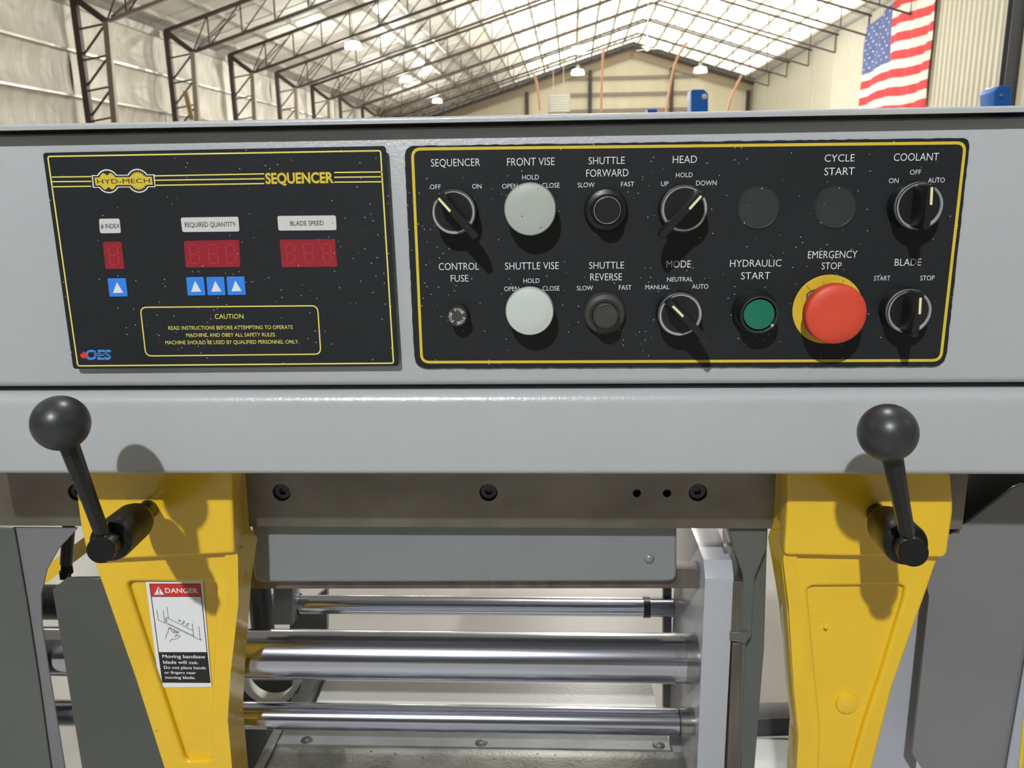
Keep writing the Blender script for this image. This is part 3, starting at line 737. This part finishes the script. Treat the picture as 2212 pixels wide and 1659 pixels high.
def flow_knob(bc, fc_, label, m):
    Df = .622; c = W(*fc_, Df); b = Vector((c.x, CD, c.z)); k = K(.64)
    t = thing('speed_knob', label, 'knob', b)
    lathe('base_collar', [(46*k, 0), (46.5*k, .002), (45*k, .005), (42*k, .0065), (33*k, .0075), (31*k, .011), (29*k, .011), (29*k, .003)], b-Vector((0, .0001, 0)), TOW, m, t, 56)
    lathe('dial', [(27.5*k, .004), (27.5*k, .017), (26.5*k, .0185), (25*k, .0188), (24.5*k, .0182), (0, .0182)], b, TOW, m, t, 56)
    if m is BLKPL: lathe('bright_rim', [(28*k, .0155), (28.1*k, .0182), (27*k, .0186), (26.4*k, .0184), (26.4*k, .0155)], b, TOW, RING, t, 56)
flow_knob((1307, 455), (1313.5, 455), 'round black speed knob with a bright rim under SHUTTLE FORWARD', BLKPL)
flow_knob((1306, 680), (1310, 687), 'round dusty black speed knob under SHUTTLE REVERSE', DUSTY)
# fuse holder
Dn = .635; c = W(987.6, 683.4, Dn); b = Vector((c.x, CD, c.z))
t = thing('fuse_holder', 'small black round fuse cap under the CONTROL FUSE caption', 'fuse holder', b)
k = K(Dn)
lathe('flange', [(23.5*k, 0), (23.5*k, .002), (22.5*k, .003), (20*k, .003)], b-Vector((0, .0001, 0)), TOW, BLKPL, t, 40)
prof_n = 60; vs = []
fcap = lathe('cap', [(21.5*k, .003), (22*k, .0132), (21*k, CD-Dn-.0005), (20.3*k, CD-Dn), (0, CD-Dn)], b, TOW, DUSTY, t, 30, angle=12)
for a0 in (75, -45, 195):
    for i, ch in enumerate('FUSE'):
        a = math.radians(a0+24-i*23+2); rr_ = 15*k
        me = text_mesh(ch, 0, 5.0, 0, 7, Dn, 0)
        cx_ = sum(v.co.x for v in me.vertices)/len(me.vertices); zc = sum(v.co.z for v in me.vertices)/len(me.vertices)
        th = a-math.pi/2
        for v in me.vertices:
            x, z = v.co.x-cx_, v.co.z-zc
            v.co = (c.x+rr_*math.cos(a)+x*math.cos(th)-z*math.sin(th), Dn-.0002, c.z+rr_*math.sin(a)+x*math.sin(th)+z*math.cos(th))
        finish('letter', me, WHITE, fcap, smooth=False)
# hydraulic start button
Dn = .630; c = W(1641, 680, Dn); b = Vector((c.x, CD, c.z)); k = K(Dn); h = CD-Dn
t = thing('push_button', 'green push button in a black bezel under HYDRAULIC START', 'button', b)
lathe('collar', [(49*k, 0), (49*k, .004), (46*k, .0065), (43*k, .0075), (41.5*k, h), (38.5*k, h), (38*k, .004)], b-Vector((0, .0001, 0)), TOW, BLKPL, t, 56)
lathe('trim_ring', [(39*k, h-.004), (39*k, h+.0002), (38*k, h+.0004), (36.5*k, h), (36*k, h-.004)], b, TOW, DUSTY, t, 56)
lathe('lens', [(33.5*k, h-.008), (33.5*k, h-.0022), (32.5*k, h-.0014), (28*k, h-.0012), (0, h-.001)], b, TOW, GREEN, t, 56)
q = W(1668, 703, Dn-.0002)
prism_pts('notch_mark', *box_pts(q-Vector((.001, .0002, .001)), q+Vector((.0011, .0004, .0011))), GALV, t)
# emergency stop
b = W(1787, 668, CD); k = K(CD); c = W(1808.6, 680, .622)
t = thing('emergency_stop_button', 'large red mushroom emergency stop button on a worn yellow disc', 'button', b)
finish('legend_disc', plate_mesh([circ(b.x, b.z, 74*k, 72)], CD-.0009, CD-.0001, .0002), YDISC, t)
hole = [(1744, 637), (1752, 630), (1764, 628), (1772, 632), (1768, 642), (1752, 656), (1744, 650)]
plate('torn_patch', hole, CD-.0012, .0003, mat('bare_patch', (150, 148, 138), .5, var=.2, vscale=200), t, r=.0008)
plate('torn_edge', [(1742, 636), (1751, 628), (1762, 625), (1775, 630), (1776, 645), (1753, 659), (1742, 651)], CD-.00105, .0002, INK, t)
ms = []
for a_, b_ in (((1761, 623), (1768, 627)), ((1740, 616), (1750, 626)), ((1778, 610), (1782, 624)), ((1822, 604), (1817, 614)), ((1767, 620), (1779, 624))):
    d = Vector(XZ(*b_, CD))-Vector(XZ(*a_, CD)); nn = Vector((-d.y, d.x)).normalized()*.00012; A, Bv = Vector(XZ(*a_, CD)), Vector(XZ(*b_, CD))
    ms.append(plate_mesh([[tuple(A-nn), tuple(Bv-nn), tuple(Bv+nn), tuple(A+nn)]], CD-.0011, CD-.0009))
finish('cracks', joined(ms), INK, t, smooth=False)
cb = Vector((c.x, CD, c.z)); k = K(.622); h = CD-.622
lathe('stem', [(36*k, .0008), (36*k, .010), (30*k, .012), (30*k, .018)], cb, TOW, BLKPL, t, 40)
lathe('button_head', [(40*k, h-.0125), (62*k, h-.012), (65*k, h-.0105), (65.3*k, h-.004), (64*k, h-.0018), (61*k, h-.0008), (40*k, h-.0001), (0, h)], cb, TOW, RED, t, 80, angle=50)

# --- steel bar under the beam
BD = .741
bh = [1055, 165, 608, 1508]
SB = thing('steel_bar', 'long flat ground steel bar with recessed bolts under the grey beam', 'bar', W(1106, 1140, BD))
def cpx(x, y, rpx, D, n=28):
    c = W(x, y, D); return circ(c.x, c.z, rpx*K(D), n)
zt_, zb_ = W(1106, 1005, BD).z, W(1106, 1140, BD).z
x0, x1 = W(-200, 1080, BD).x, W(2086, 1080, BD).x
holes = [cpx(x, 1064, 20.5, BD) for x in bh]+[cpx(1376, 1065.5, 9, BD), cpx(1441, 1065.5, 9, BD)]
finish('bar', plate_mesh([[(x0, zb_), (x1, zb_), (x1, zt_), (x0, zt_)]]+holes, BD, BD+.008, .0004), STEEL, SB)
for x in bh:
    c = W(x, 1064, BD); k = K(BD)
    bt = lathe('socket_bolt', [(19.2*k, -.0078), (19*k, -.0040), (18*k, -.0032), (9.4*k, -.0032), (9.4*k, -.0070)], c, TOW, BOLT, SB, 36)
    hexa = circ(c.x, c.z, 9.2*k, 6)
    finish('hex_socket', plate_mesh([circ(c.x, c.z, 9.6*k, 24), hexa], BD+.0033, BD+.0060), BOLT, bt)
prism_pts('hole_backing', *box_pts((x0, BD+.0081, zb_+.003), (x1, BD+.0088, zt_)), BLKOX, SB)

# --- yellow vise arms: face plate with a recessed pocket, upper block, ledge, side taper
YD = .703
def casting(name, front, D0, depth, m, parent, sh=(0, 0), bevel=.0025, pocket=None, pdepth=.004, shrink=.0):
    lp = [XZ(x, y, D0) for x, y in front]
    if pocket:
        pk = rounded([XZ(x, y, D0) for x, y in pocket], .006, 5)
        a = finish(name, plate_mesh([rounded(lp, .004, 3), pk], D0, D0+depth, bevel, 3), m, parent, angle=50)
        return a, pk
    return finish(name, plate_mesh([rounded(lp, .004, 3)], D0, D0+depth, bevel, 3), m, parent, angle=50), None
def arm(label, upper, lower, pocket, refl):
    t = thing('vise_arm', label, 'vise arm', Vector((*XZ(*upper[0], YD)[:1], YD, XZ(*lower[0], YD)[1])))
    casting('shoulder_block', upper, YD, .030, YEL, t, bevel=.003)
    D1 = YD+.010
    casting('arm_face', lower, D1, .028, YEL, t, bevel=.0032, pocket=pocket)
    pk = [XZ(x, y, D1) for x, y in pocket]
    finish('pocket_floor', plate_mesh([offs(rounded(pk, .006, 4), -.006)], D1+.0058, D1+.018), YEL, t)
    return t
Lup = [(163, 1000), (500, 1000), (500, 1030), (507, 1196), (203, 1212), (186, 1196), (172, 1130), (164, 1070)]
Llo = [(190, 1180), (520, 1180), (521, 1207), (517, 1304), (500, 1454), (494, 1555), (506, 1690), (362, 1690), (290, 1464)]
Lpk = [(272, 1257), (468, 1258), (462, 1400), (457, 1520), (455, 1643), (400, 1645), (352, 1500)]
larm = arm('yellow cast vise arm carrying the danger sticker', Lup, Llo, Lpk, 1)
Rup = [(1700, 1000), (2052, 1000), (2060, 1085), (2059, 1110), (2047, 1196), (2038, 1206), (1694, 1200), (1700, 1100)]
Rlo = [(1688, 1180), (2040, 1180), (2022, 1222), (1987, 1322), (1930, 1482), (1878, 1690), (1717, 1690), (1722, 1590), (1712, 1490), (1700, 1310), (1688, 1214)]
Rpk = [(1744, 1267), (1957, 1265), (1950, 1300), (1905, 1450), (1868, 1560), (1822, 1720), (1768, 1720), (1773, 1570), (1760, 1440)]
rarm = arm('yellow cast vise arm with a round boss and no sticker', Rup, Rlo, Rpk, -1)
# inner flanks that flare back towards the throat
def flank(t, front, back, D0, D1):
    a = [W(x, y, D0) for x, y in front]; b = [W(x, y, D1) for x, y in back]
    vs = [tuple(p) for p in a]+[tuple(p) for p in b]; n = len(a)
    # give it body by folding the loop back into the arm
    inn = Vector((.012*(1 if a[0].x > 0 else -1), 0, 0))
    vs += [tuple(p+inn) for p in b]+[tuple(p+inn) for p in a]
    fs = []
    for q in range(4):
        for i in range(n-1): fs.append((q*n+i, q*n+i+1, ((q+1) % 4)*n+i+1, ((q+1) % 4)*n+i))
    fs += [(0, n, 2*n, 3*n), (n-1, 4*n-1, 3*n-1, 2*n-1)]
    me = bpy.data.meshes.new('m'); me.from_pydata(vs, [], fs)
    bm = bmesh.new(); bm.from_mesh(me); bmesh.ops.recalc_face_normals(bm, faces=bm.faces); bm.to_mesh(me); bm.free()
    return finish('inner_flank', me, YEL, t, angle=40)
flank(larm, [(497, 1030), (505, 1150), (514, 1204), (515, 1304), (498, 1454), (492, 1555), (503, 1680)],
      [(530, 1000), (541, 1141), (556, 1162), (543, 1252), (529, 1440), (525, 1530), (538, 1680)], YD+.006, YD+.04)
flank(rarm, [(1703, 1030), (1703, 1100), (1692, 1210), (1704, 1310), (1715, 1490), (1725, 1590), (1720, 1680)],
      [(1676, 1000), (1669, 1130), (1659, 1160), (1682, 1300), (1698, 1440), (1706, 1545), (1698, 1680)], YD+.006, YD+.04)
bc_ = W(1829, 1517, YD+.0158)
lathe('boss', bevel_cyl(27*K(YD), -.001, .0035, .001), bc_, TOW, YEL, rarm, 40)
for x, y, o_ in ((502, 1256, larm), (337, 1577, larm), (1785, 1356, rarm)):
    lathe('weld_pip', [(5*K(YD), -.001), (4*K(YD), .0004), (0, .0008)], W(x, y, YD+.0098), TOW, YEL, o_, 12, angle=80)

# --- danger sticker
StD = YD+.0150
T = W(385, 1370, StD)
st = thing('danger_sticker', 'white warning sticker with red DANGER header on the yellow vise arm', 'sticker', T)
plate('sheet', [(314.5, 1255.5), (438, 1255), (457, 1483.5), (344.5, 1485)], StD-.0003, .0003, WHITE, st, r=.0008)
e = StD-.0004
def sp(x, y): return (290+x/6.38, 1240+y/6.38)
def sq(pts, d=e, m=INK, nm='print', th=.0001, par=st): return plate(nm, [sp(*p) for p in pts], d, th, m, par)
ribbon('frame_line', [sp(212, 138), sp(908, 137), sp(1046, 1497), sp(390, 1493)], e, 2.0, INK, st, th=.0001)
rb = sq([(216, 140), (906, 139), (922, 308), (240, 310)], e-.0001, mat('danger_red', (204, 44, 36), .45), 'red_header')
sq([(240, 308), (922, 307), (922.8, 314), (241, 315)], e-.0002)
bb = sq([(341, 1077), (1004, 1077), (1044, 1494), (391, 1490)], e-.0001, INK, 'black_text_field')
caption('DANGER', *[sp(425, 0)[0], sp(876, 0)[0]], sp(0, 195)[1], sp(0, 262)[1], e-.0003, WHITE, rb, bold=.018)
tri = sq([(332, 172), (412, 284), (275, 285)], e-.0003, WHITE, 'warning_triangle', par=rb)
caption('!', sp(333, 0)[0], sp(347, 0)[0], sp(0, 196)[1], sp(0, 272)[1], e-.0005, INK, rb, bold=.02)
for s, x0, x1, yt, yb_ in (('Moving bandsaw', 388, 980, 1113, 1160), ('blade will cut.', 398, 880, 1194, 1238), ('Do not place hands', 408, 985, 1270, 1310),
                           ('or fingers near', 415, 850, 1340, 1376), ('moving blade.', 427, 840, 1406, 1445)):
    caption(s, sp(x0, 0)[0], sp(x1, 0)[0], sp(0, yt)[1], sp(0, yb_)[1], e-.0003, WHITE, bb, bold=.012)
lines = [[(312, 495), (330, 632), (425, 680)], [(400, 500), (416, 660)], [(452, 455), (470, 610)], [(435, 600), (460, 605), (805, 778)], [(435, 600), (432, 675)], [(448, 612), (446, 670)],
         [(798, 682), (820, 868)], [(890, 722), (910, 905)], [(820, 868), (912, 912), (928, 902)],
         [(612, 645), (622, 628), (636, 632), (632, 655), (612, 650)], [(660, 676), (680, 643), (693, 650), (678, 688), (660, 680)], [(712, 706), (738, 678), (750, 688), (732, 716), (712, 710)],
         [(432, 895), (440, 850), (468, 795), (474, 745), (488, 735), (494, 765), (505, 742), (520, 750), (516, 790), (535, 765), (556, 760), (540, 815), (565, 785), (583, 780), (570, 815), (600, 795), (618, 795), (560, 860), (600, 848), (630, 852), (618, 870), (570, 895), (515, 900), (488, 930)]]
teeth = []
for i in range(14):
    a = (446+(820-446)*i/14, 682+(862-682)*i/14); teeth += [a, (a[0]+18, a[1]-4), (a[0]+22, a[1]+16)]
lines.append(teeth)
ms = []
for ln in lines:
    for a_, b_ in zip(ln, ln[1:]):
        A, Bv = Vector(XZ(*sp(*a_), e)), Vector(XZ(*sp(*b_), e)); d = (Bv-A)
        if d.length < 1e-7: continue
        dd = d.normalized()*.0002; nn = Vector((-d.y, d.x)).normalized()*.00021
        ms.append(plate_mesh([[tuple(A-nn-dd), tuple(Bv-nn+dd), tuple(Bv+nn+dd), tuple(A+nn-dd)]], e-.0001, e))
finish('hand_and_blade_drawing', joined(ms), INK, st, smooth=False)

# --- clamp levers
def clamp_lever(shaft, cap, rodfoot, ball, label, flip):
    a, b = W(*shaft, YD+.012), W(*cap, .585); ax = (b-a); L = ax.length; u = ax.normalized()
    t = thing('clamp_lever', label, 'lever', a)
    lathe('shaft', [(.0088, -.004), (.0088, L*.5)], a, ax, BLKOX, t, 36)
    lathe('hub', [(.0100, L*.32), (.0148, L*.35), (.0166, L*.42), (.0169, L*.80), (.0160, L*.83), (.0108, L*.845)], a, ax, BLKOX, t, 48, angle=45)
    lathe('end_cap', [(.0108, L*.5), (.0106, L-.0008), (.0100, L), (0, L)], a, ax, BLKOX, t, 44)
    p, q = a+u*(L*.68), W(*ball, .572)
    f = W(*rodfoot, .592)
    d = q-f; n = 8
    prof = [(.0050, -.002), (.0058, .002), (.0060, d.length*.3), (.0073, d.length-.017), (.0055, d.length-.012)]
    lathe('lever_rod', prof, f, d, BLKPL, t, 8, angle=20, spin=.4)
    me = bpy.data.meshes.new('m'); bm = bmesh.new(); bmesh.ops.create_uvsphere(bm, u_segments=48, v_segments=32, radius=.0203)
    bm.to_mesh(me); bm.free(); me.transform(Matrix.Translation(q)); finish('ball_knob', me, BLKSAT, t, angle=180)
clamp_lever((330, 1092), (216.5, 1189), (219, 1148), (131, 914), 'black clamp lever with ball knob on the arm carrying the sticker', 1)
clamp_lever((1886, 1101), (1974, 1195), (1959, 1152), (1917.7, 934.5), 'black clamp lever with ball knob on the arm without the sticker', -1)

# --- housing behind the bar
HD = .760
hs = thing('blade_housing', 'smooth grey housing with rounded lower corners behind the steel bar', 'housing', W(1000, 1258, HD))
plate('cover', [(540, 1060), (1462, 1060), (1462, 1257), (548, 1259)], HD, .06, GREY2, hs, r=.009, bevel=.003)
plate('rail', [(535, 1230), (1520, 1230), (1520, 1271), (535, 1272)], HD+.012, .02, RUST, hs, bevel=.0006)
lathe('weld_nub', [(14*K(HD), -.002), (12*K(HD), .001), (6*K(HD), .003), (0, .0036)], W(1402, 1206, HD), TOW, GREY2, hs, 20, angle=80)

# --- chrome rods
def rod(pc, D, rpx, x0, x1, label, extra=()):
    a, b = W(x0, pc, D), W(x1, pc, D); zc = W(1000, pc, D).z
    a = Vector((a.x, D, zc)); L = b.x-a.x; r = rpx*K(D)
    t = thing('chrome_rod', label, 'rod', a)
    lathe('shaft', [(r, 0), (r, L)], a, Vector((1, 0, 0)), CHROME, t, 64)
    for nm, xa, xb, k, m in extra:
        xa_, xb_ = W(xa, pc, D).x-a.x, W(xb, pc, D).x-a.x
        lathe(nm, [(r*k-.0004, xa_), (r*k, xa_+.0004), (r*k, xb_-.0004), (r*k-.0004, xb_)], a, Vector((1, 0, 0)), m, t, 64)
# rod heights follow the pixel row at x = 1000
DULL = mat('dull_worn_chrome', (170, 170, 174), .22, metal=1, var=.15, vscale=60)
rod(1308, .93, 22.3, 560, 1560, 'thin chrome rod, uppermost and farthest back of the three', (('end_boss', 560, 648, 1.15, GREY2), ('seal_ring', 1389, 1404, 1.12, BLKPL), ('dull_end', 1404, 1560, 1.0, DULL), ('clip_ring', 644, 648, 1.18, BLKPL)))
rod(1416.5, .775, 58.5, 40, 1525, 'thick chrome rod, stoutest of the three', (('sleeve_end', 1452, 1463, 1.006, CHROME), ('dark_groove', 1463, 1476, .975, RUST), ('collar', 1476, 1525, 1.01, DULL)))
rod(1552, .775, 32.5, 60, 1520, 'chrome rod, lowest of the three, just above the bed', (('seal_ring', 1464, 1468, 1.01, BLKPL), ('collar', 1468, 1520, 1.03, DULL)))

# --- bed under the rods
zb0 = W(1000, 1600, .80).z
bed = thing('saw_bed', 'grey bed plate with a worn steel strip under the chrome rods', 'bed', Vector((0, .8, zb0)))
xl, xr = W(604, 1590, .8).x, W(1446, 1600, .8).x
prism_pts('bed_plate', *box_pts((xl, .79, zb0-.01), (xr, .835, zb0)), mat('scuffed_grey_paint', (112, 116, 117), .35, var=.2, vscale=20, bump=.2, bscale=200), bed)
prism_pts('worn_strip', *box_pts((xl+.0, .66, zb0-.014), (xr+.013, .7885, zb0-.001)), WORN, bed, bevel=.0008)
prism_pts('edge_strip', *box_pts((xl-.011, .66, zb0-.016), (xl-.0005, .84, zb0+.002)), WORN, bed, bevel=.0006)
prism_pts('chute_plate', *box_pts((W(680, 1495, .87).x, .842, zb0-.012), (W(1419, 1495, .87).x, .95, zb0-.004)), mat('pale_grey_paint', (196, 199, 197), .3, var=.04, vscale=12, coat=.3, bump=.15, bscale=250), bed)
prism_pts('side_web', *box_pts((W(632, 1495, .86).x, .835, zb0-.10), (W(668, 1495, .86).x, 1.0, zb0+.012)), DARKP, bed, bevel=.001)
for x, y in ((1040, 1600), (665, 1597), (1422, 1604)):
    c = W(x, y, .80); c = Vector((c.x, .797, zb0)); s_ = lathe('flat_screw', [(.0068, -.002), (.0068, .0002), (.0062, .0005), (.0022, .0005), (.002, -.001)], c, Vector((0, 0, 1)), BOLT, bed, 28)
plate('upright', [(1433, 1262), (1451, 1262), (1451, 1540), (1433, 1540)], .94, .012, DARKP, bed, bevel=.0008)
plate('web', [(420, 1575), (606, 1575), (560, 1700), (420, 1700)], .842, .006, DARKP, bed, bevel=.0008)
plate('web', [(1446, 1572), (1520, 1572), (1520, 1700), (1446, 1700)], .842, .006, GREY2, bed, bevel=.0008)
# bearing parts seen at the left end of the rods
mb = thing('rod_bracket', 'dark grey bracket and post holding the left end of the thin rod', 'bracket', W(590, 1340, .9))
lathe('post', [(.013, 0), (.013, .07)], Vector((*W(568, 1360, .86).xy, W(568, 1360, .86).z)), Vector((0, 0, 1)), BLKSAT, mb, 28)
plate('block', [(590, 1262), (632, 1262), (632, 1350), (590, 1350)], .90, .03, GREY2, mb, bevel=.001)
plate('foot', [(626, 1335), (706, 1272), (706, 1365), (626, 1365)], .96, .01, DARKP, mb)
plate('web', [(520, 1470), (630, 1470), (630, 1530), (520, 1530)], .90, .01, DARKP, mb)
cw = W(590, 1450, .885)
finish('curved_guard', plate_mesh([circ(cw.x, cw.z, .036, 40), circ(cw.x, cw.z, .029, 40)], .87, .885, .0008), CREAMP, mb)

# --- plate A and blade guide at the right
sg = thing('guide_plate', 'light grey upright plate with a chamfered top at the right ends of the rods', 'plate', W(1540, 1659, .70))
GD = .746
xa, xb = W(1521, 1300, GD).x, W(1583, 1300, GD).x
zt0 = W(1550, 1250, GD).z; zt1 = W(1535, 1207, GD+.015).z; zfl = W(1550, 1760, GD).z
yz = [(GD, zfl), (GD, zt0), (GD+.013, zt1), (GD+.1, zt1+.002), (GD+.185, zt1+.002), (GD+.185, zfl)]
prism_pts('plate', [(xa, y, z) for y, z in yz], [(xb, y, z) for y, z in yz], mat('clean_grey_paint', (168, 171, 178), .3, var=.02, vscale=10, coat=.35), sg, bevel=.0007)
bg = thing('blade_guide', 'dark grey blade guide bracket with ribbed steel pads', 'guide', W(1610, 1659, .71))
plate('carrier', [(1574, 1100), (1657, 1100), (1656, 1185), (1631, 1246), (1624, 1372), (1612, 1392), (1598, 1700), (1583, 1700), (1590, 1380), (1605, 1246), (1574, 1143)], .7475, .05, DARKP, bg, bevel=.0012)
plate('side_cheek', [(1600, 1100), (1660, 1100), (1657, 1190), (1651, 1400), (1627, 1700), (1600, 1700)], .765, .09, DARKP, bg, bevel=.0012)
plate('ribbed_pad', [(1584, 1256), (1604, 1258), (1602, 1366), (1579, 1366)], .7452, .012, RUST, bg, bevel=.0004)
for k in range(4): plate('pad_rib', [(1586+k*4.6-k*.1, 1262), (1588.4+k*4.6, 1262), (1585.8+k*4.6, 1362), (1583.4+k*4.6, 1362)], .7444, .001, STEEL, bg)
plate('wear_pad', [(1582, 1390), (1604, 1390), (1595, 1700), (1568, 1700)], .7448, .014, RUST, bg, bevel=.0012)
plate('pad_step', [(1577, 1366), (1617, 1366), (1612, 1392), (1577, 1385)], .7440, .012, DARKP, bg, bevel=.001)
lathe('pin', [(.0052, 0), (.0052, .008)], W(1571, 1182, .78), TOW, DULL, bg, 20)

# --- sheets left and right of the arms, standing on the floor
def down(px, D, x_l, x_r, **k):
    lp = [XZ(x, y, D) for x, y in px]; a, b = lp[-1], lp[-2]
    return lp
def sheet(name, px, D, th, m, parent, r=0, bevel=.001):
    """the last two points are carried straight down to the floor"""
    lp = [XZ(x, y, D) for x, y in px]
    if r: lp = rounded(lp, [r]*(len(lp)-2)+[0, 0])
    a, b = lp[-1], lp[-2]
    lp = lp+[(a[0], .002), (b[0], .002)] if False else lp[:-1]+[(b[0], .002), (a[0], .002), a]
    return finish(name, plate_mesh([lp], D, D+th, bevel), m, parent)
lg = thing('side_guard', 'dark grey sheet guard with a curved opening beside the stickered arm', 'guard', W(60, 1659, .72))
sheet('outer_sheet', [(-230, 1139), (29, 1139), (31, 1145), (58, 1300), (84, 1470), (112, 1675), (-230, 1675)][::1], .7440, .0018, DARKP, lg)
sheet('inner_flange', [(24, 1139), (168, 1140), (160, 1150), (128, 1184), (102, 1230), (89, 1285), (91, 1350), (103, 1430), (121, 1540), (143, 1675), (100, 1675)], .7462, .002, DARKR, lg)
bx2 = thing('end_plate', 'dark green grey upright plate with a chamfered corner behind the stickered arm', 'plate', W(250, 1659, .74))
sheet('plate', [(113, 1274), (141, 1251), (228, 1249), (330, 1400), (425, 1675), (179, 1675), ][:5]+[(179, 1675)], .742, .006, mat('green_grey_paint', (76, 80, 75), .3, var=.08, vscale=8, coat=.15), bx2)
yb = W(140, 1220, .95)
g = Bars(); g.bar(W(60, 1272, .95), W(230, 1142, .95), .03, .017); tag(g.build('yellow_brace', YEL), 'bright yellow slanted brace behind the black hose', 'brace')
hz = thing('hydraulic_hose', 'black hydraulic hose with hex fitting in front of the yellow brace', 'hose', W(144, 1240, .80))
lathe('hose', [(.0062, 0), (.0064, .045), (.0064, .09)], W(143, 1218, .80), W(155, 1050, .80)-W(143, 1218, .80), BLKSAT, hz, 24)
lathe('fitting', [(.0045, -.012), (.0066, -.010), (.0066, -.003), (.005, 0), (.005, .002)], W(143, 1218, .80), Vector((0, 0, 1)), BLKOX, hz, 6)
lathe('nut', [(.0062, 0), (.0062, .008)], W(142, 1248, .80), Vector((0, 0, 1)), BLKOX, hz, 6)
cy = thing('dark_cylinder', 'short dark cylinder seen in the gap above the thick rod', 'cylinder', W(100, 1300, .86))
lathe('barrel', [(.019, 0), (.020, .001), (.020, .07)], W(70, 1300, .86), Vector((1, 0, 0)), BLKSAT, cy, 36)

rg = thing('side_guard', 'dark glossy grey sheet guard with a slanted top edge beside the plain arm', 'guard', W(2120, 1659, .74))
sheet('sheet', [(1990, 1200), (2062, 1149), (2186, 1054), (2206, 1046), (2420, 1046), (2420, 1690), (1992, 1665), (1971, 1628), (1985, 1500), (2007, 1290), ][:5]+[(2420, 1675), (1995, 1672)], .75, .004, DARKR, rg) if False else None
lp = [(1990, 1205), (2062, 1149), (2188, 1054), (2207, 1046), (2420, 1046), (2420, 1850), (2060, 1770), (1996, 1668), (1971, 1628), (1985, 1500), (2007, 1290)]
plate('sheet', lp, .75, .004, DARKR, rg, bevel=.0008)
plate('backing_sheet', [(1990, 1000), (2420, 1000), (2420, 1200), (1990, 1260)], .78, .004, DARKP, rg)
lv = thing('inner_panel', 'blue grey upright panel between the plain arm and the dark guard', 'panel', W(1940, 1659, .79))
lp = [XZ(x, y, .79) for x, y in ((1840, 1200), (2030, 1200), (2030, 1690), (1840, 1690))]; lp[2] = (lp[1][0], .002); lp[3] = (lp[0][0], .002)
finish('panel', plate_mesh([lp], .79, .794), LAV, lv)
ed = thing('corner_post', 'pale grey post with a yellow strip at the lower right corner', 'post', W(2205, 1659, .745))
plate('post', [(2232, 1330), (2330, 1330), (2330, 1700), (2168, 1700)], .7455, .003, LAV, ed, bevel=.001)
plate('yellow_strip', [(2212, 1535), (2218, 1535), (2206, 1700), (2197, 1700)], .7445, .001, YLINE, ed)
# low frame seen through the gap beside the plain arm
fr = thing('base_frame', 'black cross bar over a pale grey ledge low in the gap', 'frame', W(1670, 1600, 1.1))
plate('cross_bar', [(1560, 1555), (1800, 1549), (1800, 1587), (1560, 1594)], 1.1, .04, BLKSAT, fr, bevel=.001)
zz = W(1670, 1592, 1.1).z
prism_pts('ledge', *box_pts((W(1560, 1600, 1.1).x, .93, zz-.01), (W(1800, 1600, 1.1).x, 1.099, zz)), MATS['pale_grey_paint'], fr, bevel=.001)
